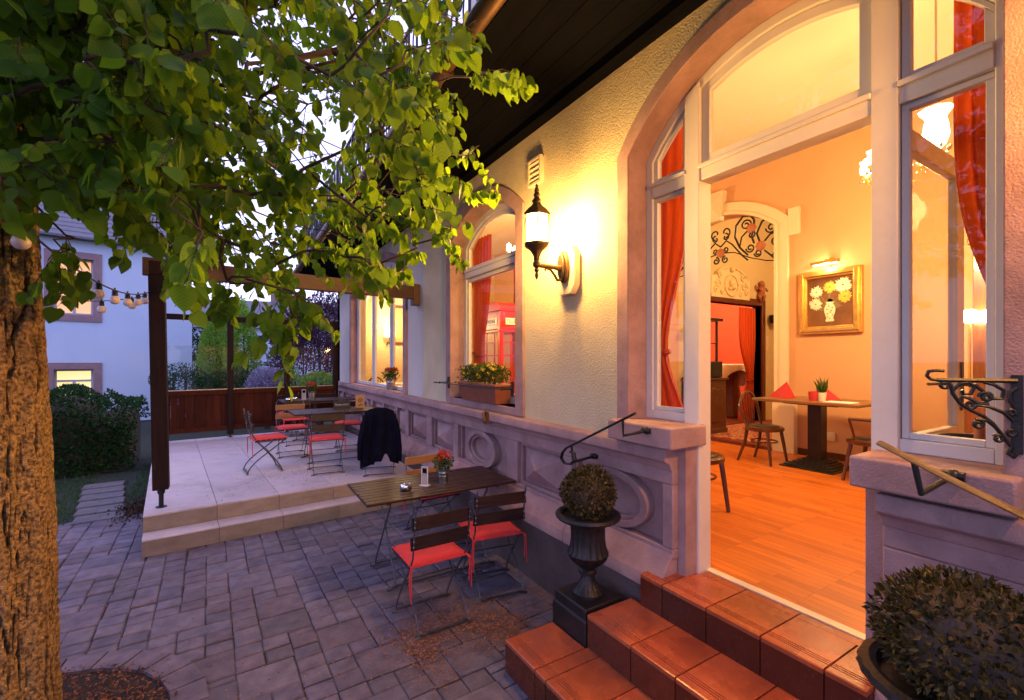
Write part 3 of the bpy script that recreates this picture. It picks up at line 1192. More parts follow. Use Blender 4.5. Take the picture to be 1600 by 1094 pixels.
# outer frame following the arch
A = arch_path(y0, y1, 1.478, sp, ri, 24)
I = arch_path(y0, y1, 1.478, sp, ri, 24, -.055)
I[0] = (y0 + .055, 1.478); I[-1] = (y1 - .055, 1.478)
df.strip(A, I, YZ, FX0, 2.515)
df.box(FX0, 2.515, P1[1], y1 - .055, 1.479, 1.535)
df.box(FX0, 2.515, y0 + .055, P2[0], 1.479, 1.535)
df.build("door_frame", M['white_paint'], B, bevel=.004)


def sash(y0_, y1_, zb, top, x0=2.448, x1=2.488, rail=.045, name="sash"):
    """sash with a flat or arched head: top is a function of y"""
    mb = MB()
    n = 1 if abs(top(y0_) - top((y0_ + y1_) / 2)) < 1e-6 and abs(top(y0_) - top(y1_)) < 1e-6 else 16
    ys = [y0_ + (y1_ - y0_) * i / n for i in range(n + 1)]
    mb.box(x0, x1, y0_ + rail, y1_ - rail, zb, zb + rail)
    mb.strip([(y, top(y) - rail) for y in ys], [(y, top(y)) for y in ys], YZ, x0, x1)
    for a, b in ((y0_, y0_ + rail), (y1_ - rail, y1_)):
        mb.hexa([(x0, a, zb), (x1, a, zb), (x1, b, zb), (x0, b, zb), (x0, a, top(a) - rail - .0005), (x1, a, top(a) - rail - .0005), (x1, b, top(b) - rail - .0005), (x0, b, top(b) - rail - .0005)])
    o = mb.build(name, M['white_paint'], B, bevel=.003)
    p = MB()
    for i in range(n):
        a, b = max(ys[i], y0_ + rail * .8), min(ys[i + 1], y1_ - rail * .8)
        if b <= a: continue
        xm = (x0 + x1) / 2
        p.add([(xm, a, zb + rail * .8), (xm, b, zb + rail * .8), (xm, b, top(b) - rail * .8), (xm, a, top(a) - rail * .8)], [(0, 1, 2, 3)])
    p.build("pane", M['glass'], o)
    return o


def arc_in(d): return lambda y: arch_z(y, y0, y1, sp, ri, -d)


sash(P2[1] + .004, P1[0] - .004, 3.063, arc_in(.058), rail=.052)
sash(P1[1] + .004, y1 - .057, 3.063, arc_in(.058), rail=.03)
sash(y0 + .057, P2[0] - .004, 3.063, arc_in(.058), rail=.03)
sash(P1[1] + .004, y1 - .057, 1.536, lambda y: 2.963, rail=.026)
sash(y0 + .057, P2[0] - .004, 1.536, lambda y: 2.963, rail=.026)
th = MB()
th.box(2.495, 2.548, P2[1], P1[0], FL - .06, FL + .006)
th.build("threshold", M['trim_cream'], B)

# ---- middle window
y0, y1, _, sp, ri = W1
wf = MB()
A = arch_path(y0, y1, 1.42, sp, ri, 24)
I = arch_path(y0, y1, 1.42, sp, ri, 24, -.07)
I[0] = (y0 + .07, 1.42); I[-1] = (y1 - .07, 1.42)
wf.strip(A, I, YZ, 2.445, 2.52)
wf.box(2.43, 2.53, y0 + .07, y1 - .07, 2.86, 2.955)
wf.box(2.412, 2.43, y0 + .07, y1 - .07, 2.93, 2.955)
wf.box(2.418, 2.43, y0 + .07, y1 - .07, 2.86, 2.875)
wf.box(2.445, 2.52, y0 + .07, y1 - .07, 1.421, 1.48)
wf.build("window_frame", M['white_paint'], B, bevel=.004)
sash(y0 + .073, y1 - .073, 2.956, arc_in(.072), 2.46, 2.50, .04)
sash(y0 + .073, y1 - .073, 1.481, lambda y: 2.858, 2.46, 2.50, .04)

# ---- far window, three lights
y0, y1, _, sp, ri = W2
wf = MB()
A = arch_path(y0, y1, 1.36, sp, ri, 24)
I = arch_path(y0, y1, 1.36, sp, ri, 24, -.06)
I[0] = (y0 + .06, 1.36); I[-1] = (y1 - .06, 1.36)
wf.strip(A, I, YZ, 2.41, 2.48)
cuts = [y0 + .06, 8.05, 9.26, y1 - .06]
for c in cuts[1:3]:
    zz = arch_z(c, y0, y1, sp, ri, -.06)
    wf.box(2.405, 2.48, c - .045, c + .045, 1.36, zz)
for a, b in zip(cuts[:-1], cuts[1:]):
    wf.box(2.41, 2.48, a + .0, b - .0, 1.36, 1.42) if False else None
wf.build("window_frame", M['white_paint'], B, bevel=.004)
for i in range(3):
    a, b = cuts[i] + (.047 if i else .002), cuts[i + 1] - (.047 if i < 2 else .002)
    sash(a, b, 1.362, arc_in(.062), 2.42, 2.46, .06)

# ------------------------------------------------------------------ rooms
fl = MB()
fl.box(2.548, 6.72, -2.0, 12.0, FL - .05, FL)
fl.box(6.72, 12.0, -2.0, 5.5, FL - .05, FL + .001)
fl.build("parquet_floor", M['parquet'], B)
ce = MB()
ce.box(2.62, 12.0, -2.0, 12.0, CEIL, CEIL + .06)
ce.build("room_ceiling", M['ceil'], B)
iw = MB()
wall_open(iw, 6.7, 6.95, -2.0, 12.0, FL, CEIL, [(3.61, 5.49, FL, 3.82, .36)])
iw.box(2.62, 6.7, -2.1, -2.0, FL, CEIL)
iw.build("inner_wall", M['peach'], B)
iw = MB()
iw.box(2.62, 6.7, 11.9, 11.995, FL, CEIL)
iw.build("end_wall", M['cream_wall'], B)
iw = MB()
wall_open(iw, 5.5, 5.65, 6.95, 12.0, FL, CEIL, [(7.55, 9.62, FL, 3.02, 0)], swap=True)
iw.box(11.6, 11.7, -2, 5.5, FL, CEIL)
iw.box(6.95, 11.6, -2.0, -1.9, FL, CEIL)
iw.build("salon_wall", M['cream_wall'], B)
iw = MB()
iw.box(6.95, 12, 9.2, 9.3, FL, CEIL)
iw.box(11.9, 12, 5.65, 9.2, FL, CEIL)
iw.build("red_room_wall", M['red_wall'], B)
f2 = MB()
f2.box(6.72, 12, 5.5, 9.3, FL - .05, FL + .01)
f2.box(6.60, 6.74, 3.62, 5.48, FL, FL + .045)
f2.build("dark_floor", M['mahogany'], B)
dfm = MB()
for a, b, c, d in ((7.43, 7.55, FL, 3.16), (9.62, 9.74, FL, 3.16), (7.55, 9.62, 3.02, 3.16)):
    dfm.box(a, b, 5.46, 5.70, c, d)
dfm.build("inner_door_frame", M['mahogany'], B, bevel=.01)
# arch trim of the inner opening with ears and keystone
tr = MB()
a0, a1 = 3.61, 5.49
A = arch_path(a0, a1, FL, 3.82, .36, 22)
O = arch_path(a0, a1, FL, 3.82, .36, 22, .19)
tr.strip(A, O, YZ, 6.655, 6.70)
A2 = arch_path(a0, a1, FL, 3.82, .36, 22, .002)
O2 = arch_path(a0, a1, FL, 3.82, .36, 22, .05)
tr.strip(A2, O2, YZ, 6.635, 6.654)
for sg, e in ((-1, a0), (1, a1)):
    lo, hi = sorted((e + sg * .188, e + sg * .34))
    tr.box(6.652, 6.70, lo, hi, 3.62, 4.0)
    lo, hi = sorted((e + sg * -.002, e + sg * .30))
    tr.hexa([(6.60, lo, FL), (6.70, lo, FL), (6.70, hi, FL), (6.60, hi, FL), (6.60, lo, 1.35), (6.70, lo, 1.35), (6.70, hi - (.1 if sg > 0 else 0), 1.45), (6.60, hi, 1.35)])
tr.build("arch_trim", M['trim_cream'], B, bevel=.006)
ks = MB()
ks.hexa([(6.6, 4.43, 4.10), (6.7, 4.43, 4.10), (6.7, 4.67, 4.10), (6.6, 4.67, 4.10), (6.6, 4.37, 4.56), (6.7, 4.37, 4.56), (6.7, 4.73, 4.56), (6.6, 4.73, 4.56)])
ks.add([(6.599, 4.45, 4.12), (6.599, 4.65, 4.12), (6.599, 4.71, 4.54), (6.599, 4.39, 4.54), (6.52, 4.55, 4.34)], [(0, 1, 4), (1, 2, 4), (2, 3, 4), (3, 0, 4)])
ks.build("keystone", M['trim_cream'], B)
sk = MB()
sk.box(6.68, 6.70, -2, 3.30, FL, FL + .09)
sk.build("skirting", M['bentwood'], B)

# ------------------------------------------------------------------ entrance steps
ST = thing("entrance_steps", "three terracotta tiled steps up to the open doorway", "steps", (1.9, 1.35, 0))
cr = MB()
cr.box(2.135, 2.432, .80, 1.94, .0, .548)
cr.box(2.432, 2.60, .90, 1.76, .3, .5475)
cr.box(1.788, 2.135, .715, 2.03, .0, .358)
cr.box(1.415, 1.788, .62, 2.03, .0, .168)
cr.box(1.415, 1.75, 2.03, 2.345, .0, .168)
cr.build("step_core", M['grout'], ST)
tl_ = MB()
rs = random.Random(21)


def tread(x0, x1, ys_, z):
    for a, b in zip(ys_[:-1], ys_[1:]):
        s = rs.uniform(.82, 1.12)
        tl_.tint = (s, s * rs.uniform(.93, 1.05), s, 1)
        a_, b_ = a + .0042, b - .0042
        # nosing with three grooves, then the plate
        q = [x0, x0 + .045, x0 + .051, x0 + .060, x0 + .066, x0 + .075, x0 + .081]
        tl_.box(q[0], x1, a_, b_, z - .022, z - .003)
        tl_.hexa([(q[0], a_, z - .0031), (q[1], a_, z - .0031), (q[1], b_, z - .0031), (q[0], b_, z - .0031), (q[0] + .007, a_, z), (q[1], a_, z), (q[1], b_, z), (q[0] + .007, b_, z)])
        for k in (2, 4):
            tl_.box(q[k], q[k + 1], a_, b_, z - .0031, z)
        tl_.box(q[6], x1, a_, b_, z - .0031, z)


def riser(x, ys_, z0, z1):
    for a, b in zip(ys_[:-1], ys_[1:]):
        s = rs.uniform(.16, .28)  # far darker than the treads: shade put into the tile colour
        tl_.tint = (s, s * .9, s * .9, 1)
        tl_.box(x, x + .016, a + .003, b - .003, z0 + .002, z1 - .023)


Y1 = [.787, .943, 1.215, 1.503, 1.79, 1.956]
Y2 = [.70, .86, 1.14, 1.42, 1.70, 2.043]
Y3 = [.61, .82, 1.10, 1.38, 1.66, 1.94, 2.04]
tread(2.119, 2.428, Y1, .57)
for _a, _b in ((.893, 1.215), (1.215, 1.503), (1.503, 1.763)):
    tl_.tint = (.95, .92, .9, 1)
    tl_.box(2.430, 2.494, _a + .003, _b - .003, .548, .57)

tread(1.772, 2.134, Y2, .38)
tread(1.399, 1.787, Y3, .19)
tread(1.399, 1.752, [2.04, 2.356], .19)
riser(2.119, Y1, .38, .57); riser(1.772, Y2, .19, .38); riser(1.399, Y3 + [2.356], 0, .19)
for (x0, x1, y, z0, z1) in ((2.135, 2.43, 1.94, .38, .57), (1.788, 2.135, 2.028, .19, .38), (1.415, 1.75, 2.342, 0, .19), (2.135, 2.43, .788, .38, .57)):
    tl_.tint = (.25, .2, .2, 1)  # step sides carry the same painted shade as the risers
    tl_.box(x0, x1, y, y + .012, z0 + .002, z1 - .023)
tl_.build("stair_tile", M['tile'], ST)

# ------------------------------------------------------------------ wall lantern
LP = at(893, 420, X=WX)
LA = Vector((1.955, LP.y, 0))
LN = thing("wall_lantern", "lit bronze carriage lantern on a white octagonal board beside the doorway", "lantern", (WX, LP.y, 2.45))
ob = MB()
oct_ = [(LP.y + .115 * cx, 2.575 + .19 * cz) for cx, cz in ((-1, -.62), (-.55, -1), (.55, -1), (1, -.62), (1, .62), (.55, 1), (-.55, 1), (-1, .62))]
ob.prism(oct_, YZ, 2.225, 2.285)
ob.build("back_board", M['trim_cream'], LN, bevel=.006)
bp = MB()
bp.prism([(LP.y + .06 * math.cos(t), 2.60 + .125 * math.sin(t)) for t in [2 * PI * i / 24 for i in range(24)]], YZ, 2.195, 2.226)
bp.prism([(LP.y + .042 * math.cos(t), 2.60 + .10 * math.sin(t)) for t in [2 * PI * i / 24 for i in range(24)]], YZ, 2.175, 2.196)
bp.build("back_plate", M['bronze'], LN, bevel=.006)
ar = MB()
ar.tube([(2.18, LP.y, 2.585), (2.12, LP.y, 2.588), (1.955, LP.y, 2.588)], [.026, .018, .018], 10)
ar.tube([(2.185, LP.y, 2.50)] + [(x, LP.y, z) for x, z in ((2.15, 2.49), (2.125, 2.525), (2.085, 2.565), (2.045, 2.572), (2.03, 2.56), (2.04, 2.55))], [.014, .012, .011, .010, .009, .008, .006], 8)
ar.lathe([(.0001, 2.475), (.008, 2.485), (.016, 2.51), (.009, 2.53), (.02, 2.55), (.012, 2.565), (.03, 2.58), (.032, 2.60), (.02, 2.62), (.026, 2.635)], 16, (1.955, LP.y, 0))
ar.build("arm", M['bronze'], LN, smooth='auto')
cp = MB()
HX = lambda prof, mb: mb.lathe(prof, 6, (1.955, LP.y, 0))
HX([(.022, 2.635), (.03, 2.66), (.055, 2.70), (.095, 2.728), (.102, 2.738), (.102, 2.752), (.09, 2.755)], cp)
HX([(.088, 2.945), (.112, 2.95), (.114, 2.962), (.102, 2.975), (.075, 3.005), (.05, 3.025), (.035, 3.045), (.03, 3.06)], cp)
cp.lathe([(.03, 3.055), (.038, 3.07), (.026, 3.085), (.018, 3.10), (.026, 3.115), (.016, 3.135), (.02, 3.15), (.009, 3.175), (.012, 3.19), (.0001, 3.205)], 14, (1.955, LP.y, 0))
for k in range(6):
    a = 2 * PI * k / 6
    d = Vector((math.cos(a), math.sin(a), 0))
    p = Vector((1.955, LP.y, 0))
    cp.tube([p + d * .096 + Vector((0, 0, 2.75)), p + d * .096 + Vector((0, 0, 2.95))], .006, 6)
cp.build("cage", M['bronze'], LN, smooth='auto')
gl = MB()
HX([(.088, 2.754), (.088, 2.946)], gl)
gl.build("lamp_glass", M['lamp_glass'], LN)
LANTERN_P = 150
for dz in (-.0,):
    point("lantern_light", (1.955 - .0, LP.y, 2.85), LANTERN_P, WARM2, .10, LN)

LN2 = copy_thing(LN, (WX, -.30, 2.45), 0, "lit bronze carriage lantern on the wall right of the doorway")
for c_ in LN2.children:
    if c_.type == 'LIGHT':
        c_.data = c_.data.copy()
        c_.data.energy = 165
        c_.data.color = (1.0, .42, .07)

# ------------------------------------------------------------------ handrails and scroll bracket
def rail_thing(name, label, m, pts, mounts, r=.014):
    t = thing(name, label, "handrail", tuple(pts[len(pts) // 2]))
    mb = MB()
    mb.tube(pts, r, 8, flat=.6)
    mb.build("rail", m, t, smooth='auto')
    for (p, q, wall) in mounts:
        mb = MB()
        mb.tube([p, q, wall], .010, 8)
        mb.ball(wall, .022, 6)
        mb.tube([Vector(wall) + Vector((.0, -.03, 0)), Vector(wall) + Vector((0, .03, 0))], .017, 8)
        mb.build("bracket", M['iron'], t, smooth='auto')
    return t


p_top = at(992, 646, X=2.02)
p_bot = at(885, 700, X=2.02)
lo = [p_top, (p_top + p_bot) / 2, p_bot]
curl = [at(u, v, X=2.02) for u, v in ((879, 707), (877, 716), (882, 724), (892, 725), (899, 718), (897, 708), (891, 706))]
m1 = at(973, 655, X=2.02); m1b = at(974, 681, X=2.02); w1 = at(1010, 673, X=2.125)
m2 = at(893, 696, X=2.02); m2b = at(896, 722, X=2.02); w2 = at(928, 713, X=2.255)
rail_thing("handrail", "black iron handrail curled at its lower end, left of the doorway", M['iron'], lo + curl, [(m1, m1b, w1), (m2, m2b, w2)], .013)
q = [at(1374, 692, X=2.0), at(1480, 747, X=1.93), at(1600, 806, X=1.83), at(1720, 862, X=1.72)]
k1 = at(1428, 722, X=1.965); k1b = at(1439, 771, X=1.965); wq = at(1490, 743, X=2.168)
rail_thing("handrail", "worn yellowish metal handrail sloping down right of the doorway", M['brass_rail'], q, [(k1, k1b, wq)], .016)

SBk = thing("scroll_bracket", "black cast iron scroll bracket on the stone pier right of the doorway", "bracket", (2.255, .40, 1.6))
br = MB()
BP = Vector((2.25, .415, 0))
BD = Vector((-.55, .83, 0)).normalized()
_ra = ray(1448, 597)
# arm length so that the free end reaches its place above the right side light
_t = (BP.x * _ra.y - BP.y * _ra.x) / (_ra.x * BD.y - _ra.y * BD.x)
BL = abs(_t)
BZ = 1.80


def bk(a, z): return BP + BD * (a * BL) + Vector((0, 0, BZ + z * BL))


def bs_(pts, r=.0065): br.tube([bk(a, z) for a, z in pts], r, 6)


br.tube([bk(0, 0), bk(.88, .0)], .0085, 6)
bs_([(.88, 0), (.95, .01), (1.0, .06), (.98, .13), (.90, .145), (.80, .14)])
bs_(spiral(.80, -.07, .07, .02, PI * .5, 1.2, 18))
bs_([(.80, -.01), (.72, -.08), (.70, -.2), (.62, -.34), (.50, -.44), (.36, -.52), (.26, -.62), (.16, -.78), (.06, -.95)])
bs_([(.70, -.15), (.62, -.05), (.52, -.02), (.46, -.1), (.50, -.2), (.58, -.2), (.6, -.14)])
bs_([(.46, -.06), (.36, -.16), (.26, -.26), (.16, -.26), (.14, -.14), (.24, -.06), (.36, -.02)])
bs_([(.62, -.34), (.6, -.24), (.5, -.27), (.4, -.34), (.3, -.34)])
bs_(spiral(.33, -.24, .085, .02, 0, 1.3, 20))
bs_(spiral(.50, -.36, .06, .015, PI, 1.2, 18))
bs_([(.5, -.44), (.44, -.36), (.3, -.38), (.14, -.46), (.04, -.58)])
bs_(spiral(.42, -.64, .07, .02, PI * .4, 1.3, 18))
bs_([(.42, -.57), (.32, -.58), (.24, -.66)])
bs_([(.0, -.1), (.07, -.16), (.08, -.28), (.02, -.4)])
bs_(spiral(.06, -.46, .055, .015, 0, 1.2, 18))
bs_(spiral(.2, -.84, .06, .015, PI * .2, 1.2, 18))
bs_(spiral(.06, -.74, .055, .015, PI, 1.2, 18))
bs_([(.06, -.95), (.1, -1.04), (.03, -1.1), (0, -1.05)])
br.box(BP.x - .002, BP.x + .01, BP.y - .014, BP.y + .014, BZ - 1.05 * BL, BZ + .02)
br.build("scrollwork", M['iron'], SBk, smooth='auto')

# ------------------------------------------------------------------ urns with box balls
def urn(loc, label, pl, rz=0, k=1.0):
    t = thing("garden_urn", label, "urn", loc, rz)
    p = MB()
    p.cbox(-.16, .16, -.16, .16, 0, .34, .012)
    p.cbox(-.175, .175, -.175, .175, 0, .06, .01)
    p.cbox(-.15, .15, -.15, .15, .34, .40, .008)
    p.build("pedestal", M['urn_iron'], t, world=False, bevel=.004)
    u = MB()
    def flute(i, an): return 1 + (.03 if 2 <= i <= 4 or 9 <= i <= 15 else 0) * math.cos(an * 20)
    u.lathe([(.10, .40), (.10, .415), (.085, .43), (.06, .46), (.045, .49), (.04, .52), (.058, .53), (.058, .545), (.042, .56), (.075, .585), (.115, .62),
             (.128, .655), (.112, .69), (.105, .74), (.105, .79), (.108, .83), (.125, .86), (.165, .88)], 60, mod=flute)
    u.lathe([(.16, .872), (.195, .876), (.205, .89), (.198, .906), (.18, .912), (.165, .905), (.155, .88), (.15, .86)], 72,
            mod=lambda i, an: 1 + (.012 * math.cos(an * 44) if i in (1, 2, 3) else 0))
    u.build("urn_body", M['urn_iron'], t, smooth='auto', world=False)
    so_ = MB()
    so_.lathe([(.0001, .885), (.16, .875)], 24)
    so_.build("soil", M['soil'], t, world=False)
    return t


UL = urn((1.92, 2.205, 0), "dark cast iron urn on a pedestal left of the steps", None)
UR = urn((1.79, .43, 0), "large dark iron urn in the corner right of the steps", None)
UR.scale = (1.22, 1.22, 1.04)


def box_ball(loc, rad, label, seed, n):
    t = thing("boxwood_ball", label, "shrub", (loc[0], loc[1], loc[2] - rad))
    core = MB()
    core.ball((0, 0, rad), rad * .80, 10)
    core.build("inner_hull", M['stem'], t, smooth=True, world=False)  # solid dark core standing in for the shaded inside of the ball
    leaf_ball("foliage", M['box_leaf'], t, loc, (rad, rad, rad * .95), n, .024, seed, .34, .18, .5, None, .1)
    return t


box_ball((1.92, 2.205, 1.02), .165, "clipped round boxwood in the urn left of the steps", 31, 3600)
box_ball((1.79, .43, 1.06), .195, "bushy boxwood with brownish, lamplit-coloured tips in the urn right of the steps", 32, 4600)

# ------------------------------------------------------------------ folding chairs and slat tables
def make_chair():
    t = thing("folding_chair", "", "chair", (0, 0, 0))
    hw = .205
    for sg in (-1, 1):
        x = sg * hw
        a = MB()
        pts = bez((x, .15, .012), (x, .13, .10), (x, .04, .22), (x, -.14, .42), 8) + [Vector((x, -.205, .52)), Vector((x, -.262, .86))]
        a.tube(pts, .0095, 8, flat=.55)
        a.build("leg", M['steel'], t, smooth='auto', world=False)
        b = MB()
        xi = sg * (hw - .022)
        b.tube(bez((xi, -.265, .012), (xi, -.24, .12), (xi, -.12, .2), (xi, .02, .30), 8) + [Vector((xi, .19, .428))], .0090, 8, flat=.55)
        b.build("leg", M['steel'], t, smooth='auto', world=False)
    for y, x in ((.15, hw), (-.265, hw - .022)):
        f = MB()
        f.bar((-x, y, .020), (x, y, .020), .024, .008)
        for sg in (-1, 1):
            f.tube([(sg * (x - .05), y, .022), (sg * x, y, .010), (sg * (x + .03), y, .007)], .010, 8)
        f.build("foot_bar", M['steel'], t, smooth='auto', world=False)
    s = MB()
    s.bar((-hw, -.18, .43), (-hw, .2, .43), .012, .02); s.bar((hw, -.18, .43), (hw, .2, .43), .012, .02)
    s.bar((-hw, -.02, .30), (hw, -.02, .30), .012, .008)
    s.build("seat_frame", M['steel'], t, world=False)
    st = MB()
    for i in range(6):
        y = -.17 + i * .066
        st.tint = (1, 1, 1, 1)
        st.cbox(-.215, .215, y, y + .054, .440, .453, .003)
    st.build("seat", M['slat'], t, world=False)
    for z in (.625, .765):
        sl = MB()
        y = -.205 - (z - .52) * .168
        sl.tint = (1, 1, 1, 1)
        sl.box(-.222, .222, y + .010, y + .026, z - .045, z + .045, Matrix.Translation((0, y, z)) @ Matrix.Rotation(-.16, 4, 'X') @ Matrix.Translation((0, -y, -z)))
        o = sl.build("back_slat", M['slat'], t, world=False, bevel=.004)
        for sg in (-1, 1):
            for dz in (-.02, .02):
                bo = MB()
                bo.ball((sg * hw, y - .006 - dz * .168, z + dz), .006, 5)
                bo.build("bolt", M['chrome'], o, world=False)
    # tied cushion
    cu = MB()
    n = 14
    T, Bm = [], []
    for jy in range(n + 1):
        for ix in range(n + 1):
            u, v = ix / n * 2 - 1, jy / n * 2 - 1
            e = (1 - abs(u) ** 5) * (1 - abs(v) ** 5)
            x = u * .21 * (1 - .012 * (1 - abs(v)))
            y = .01 + v * .205
            h = .455 + (.036 + .010 * mn.noise(Vector((u * 1.6, v * 1.6, 3.1))) - .009 * math.exp(-(u * u + v * v) * 2.2)) * e ** .5 + .003 * mn.noise(Vector((u * 5, v * 5, 0)))
            T.append((x, y, h)); Bm.append((x, y, .454))
    fsq = []
    for jy in range(n):
        for ix in range(n):
            q_ = jy * (n + 1) + ix
            fsq.append((q_, q_ + 1, q_ + n + 2, q_ + n + 1))
    cu.add(T, fsq)
    cu.add(Bm, [tuple(reversed(f)) for f in fsq])
    for ed in ([(i, 0) for i in range(n + 1)], [(i, n) for i in range(n + 1)], [(0, i) for i in range(n + 1)], [(n, i) for i in range(n + 1)]):
        cu.tube([Vector(T[b * (n + 1) + a]) + Vector((0, 0, .002)) for a, b in ed], .0065, 6)
    cu.build("seat_cushion", M['cushion'], t, smooth=True, world=False)
    for sg in (-1, 1):
        ti = MB()
        for k in (0, 1):
            x = sg * (.205 + .012 * k)
            ti.tube([(x, -.20, .46), (x + sg * .012, -.215, .44), (x + sg * .016, -.215, .36), (x + sg * .012 + .01 * k, -.212, .27 - .05 * k)], .0045, 5)
        ti.build("cushion_tie", M['cushion'], t, world=False)
    return t


GCH = "folding slat chairs with red cushions"
chair0 = make_chair()
CH = [
    ((1.245, 3.19, 0), R(1), "folding chair with red cushion nearest the camera, back to the viewer"),
    ((1.845, 3.35, 0), R(-8), "folding chair with red cushion between the near table and the plinth"),
    ((1.84, 4.63, 0), PI + R(3), "light oak backed chair on the far side of the near paving table"),
    ((.42, 7.28, TZ), -PI / 2 + R(6), "folding chair seen side-on at the left end of the front terrace table"),
    ((1.12, 6.80, TZ), R(-3), "folding chair with pink-red cushion, back to the viewer at the front terrace table"),
    ((1.74, 6.36, TZ), R(-14), "folding chair under the dark jacket"),
    ((.83, 8.14, TZ), PI + R(2), "light oak backed chair behind the left end of the front terrace table"),
    ((1.0, 9.28, TZ), R(2), "folding chair with its back to the viewer at the rear terrace table"),
    ((1.72, 8.20, TZ), PI - R(4), "folding chair behind the small reserved slate on the terrace"),
    ((1.02, 10.42, TZ), PI + R(3), "folding chair at the rear left, against the timber screen"),
    ((1.72, 10.45, TZ), PI - R(5), "folding chair at the rear right, against the timber screen"),
]
chairs = []
for i, (loc, rz, lab) in enumerate(CH):
    if i == 0:
        chair0.location = loc; chair0.rotation_euler = (0, 0, rz); chair0["label"] = lab; chair0["group"] = GCH
        chairs.append(chair0)
    else:
        chairs.append(copy_thing(chair0, loc, rz, lab, GCH))
for i in (2, 6):
    for ch in chairs[i].children:
        if ch.name.startswith("back_slat"):
            ch.data = ch.data.copy()
            ch.data.materials[0] = M['slat_light']


def make_table():
    t = thing("slat_table", "", "table", (0, 0, 0))
    L_, W__ = 1.36, .72
    H = .755
    top = MB()
    r5 = random.Random(9)
    n = 9
    w_ = W__ / n
    for i in range(n):
        s = r5.uniform(.85, 1.15)
        top.tint = (s, s, s, 1)
        y = -W__ / 2 + i * w_
        top.cbox(-L_ / 2, L_ / 2, y + .005, y + w_ - .005, H - .022, H, .005)
    top.build("tabletop", M['slat_top'], t, world=False)
    un = MB()
    for x in (-.50, .50): un.bar((x, -W__ / 2 + .03, H - .032), (x, W__ / 2 - .03, H - .032), .035, .018)
    for y in (-.22, .22): un.bar((-.52, y, H - .05), (.52, y, H - .05), .012, .02)
    un.build("top_frame", M['steel'], t, world=False)
    for sy in (-1, 1):
        f = MB()
        f.bar((-.46, sy * .26, .022), (.46, sy * .26, .022), .026, .009)
        for sx in (-1, 1):
            f.tube([(sx * .40, sy * .26, .024), (sx * .46, sy * .26, .012), (sx * .50, sy * .26, .008)], .011, 8)
        f.build("foot_bar", M['steel'], t, smooth='auto', world=False)
        for sx in (-1, 1):
            a = MB()
            x = sx * (.44 + (.012 if sy > 0 else -.012))
            a.tube([(x, sy * .26, .02), (x, sy * .235, .08), (x, -sy * .20, H - .09), (x, -sy * .22, H - .03)], .0115, 8, flat=.6)
            a.build("leg", M['steel'], t, smooth='auto', world=False)
    return t


GT = "folding slat tables"
T0 = make_table()
T0.location = (1.565, 3.93, 0); T0["label"] = "brown slatted folding table on the paving beside the plinth"; T0["group"] = GT
T1 = copy_thing(T0, (1.43, 7.6, TZ), R(2.5), "slatted table on the terrace, the one nearer the steps", GT)
T2 = copy_thing(T0, (1.47, 9.88, TZ), R(2.5), "slatted table on the terrace beside the timber screen", GT)
H0, H1 = .755, TZ + .755

# jacket over the chair back
JK = MB()
jc = Vector((1.74, 6.36, TZ))
jm = Matrix.Translation(jc) @ Matrix.Rotation(R(-14), 4, 'Z')
nu, nv = 30, 30
vs, fs_q = [], []


def jpt(u, v):
    """u across the shoulders -1..1, v from the front hem (0) over the backrest to the back hem (1)"""
    L1, L2 = .30, .70
    s = v * (L1 + L2)
    wd = .185 + .060 * min(1, abs(v - L1) * 2.0)
    fold = .016 * math.sin(u * 9 + v * 2) + .011 * math.sin(u * 17 + 1.3 + v * 5)
    yb = -.268
    if s < L1:
        d = L1 - s
        y, z = yb + .045 + d * .12 + fold * min(1, d * 4), .885 - d * .98 + .012
        z -= .0
    else:
        d = s - L1
        hang = d
        y, z = yb - .045 - d * .05 - fold * min(1, d * 4) - .01, .885 - hang * .985 + .012
        if u < -.30: z -= .05 * d
        if .1 < u < .55: z += .14 * d * math.sin((u - .1) / .45 * PI)
    k = abs(s - L1)
    if k < .06:
        z += .012 * (1 - k / .06)
        y = yb + (.045 if s < L1 else -.055) * (k / .06) ** .5
    z -= .05 * abs(u) ** 2.4
    return Vector((u * wd, y, z))


for a in range(nv + 1):
    for b in range(nu + 1):
        vs.append(jm @ jpt(b / nu * 2 - 1, a / nv))
for a in range(nv):
    for b in range(nu):
        q_ = a * (nu + 1) + b
        fs_q.append((q_, q_ + 1, q_ + nu + 2, q_ + nu + 1))
JK.add(vs, fs_q)
jo = JK.build("jacket", M['jacket'], None, smooth=True)
so_m = jo.modifiers.new("thick", 'SOLIDIFY'); so_m.thickness = .012
tag(jo, "dark navy jacket hung over the back of a terrace chair", "jacket")
# sleeves
for sg, ln, dy in ((-1, .56, -.30), (1, .60, -.31)):
    sl = MB()
    p0 = jm @ Vector((sg * .18, dy + .02, .82)); p1 = jm @ Vector((sg * .232, dy - .03, .55)); p2 = jm @ Vector((sg * .25, dy - .035, .80 - ln))
    sl.tube([p0, (p0 + p1) / 2 + Vector((0, -.006, 0)), p1, (p1 + p2) / 2 + Vector((.01 * sg, 0, 0)), p2], [.035, .058, .058, .052, .048], 12, flat=.62)
    sl.build("sleeve", M['jacket'], jo, smooth=True)

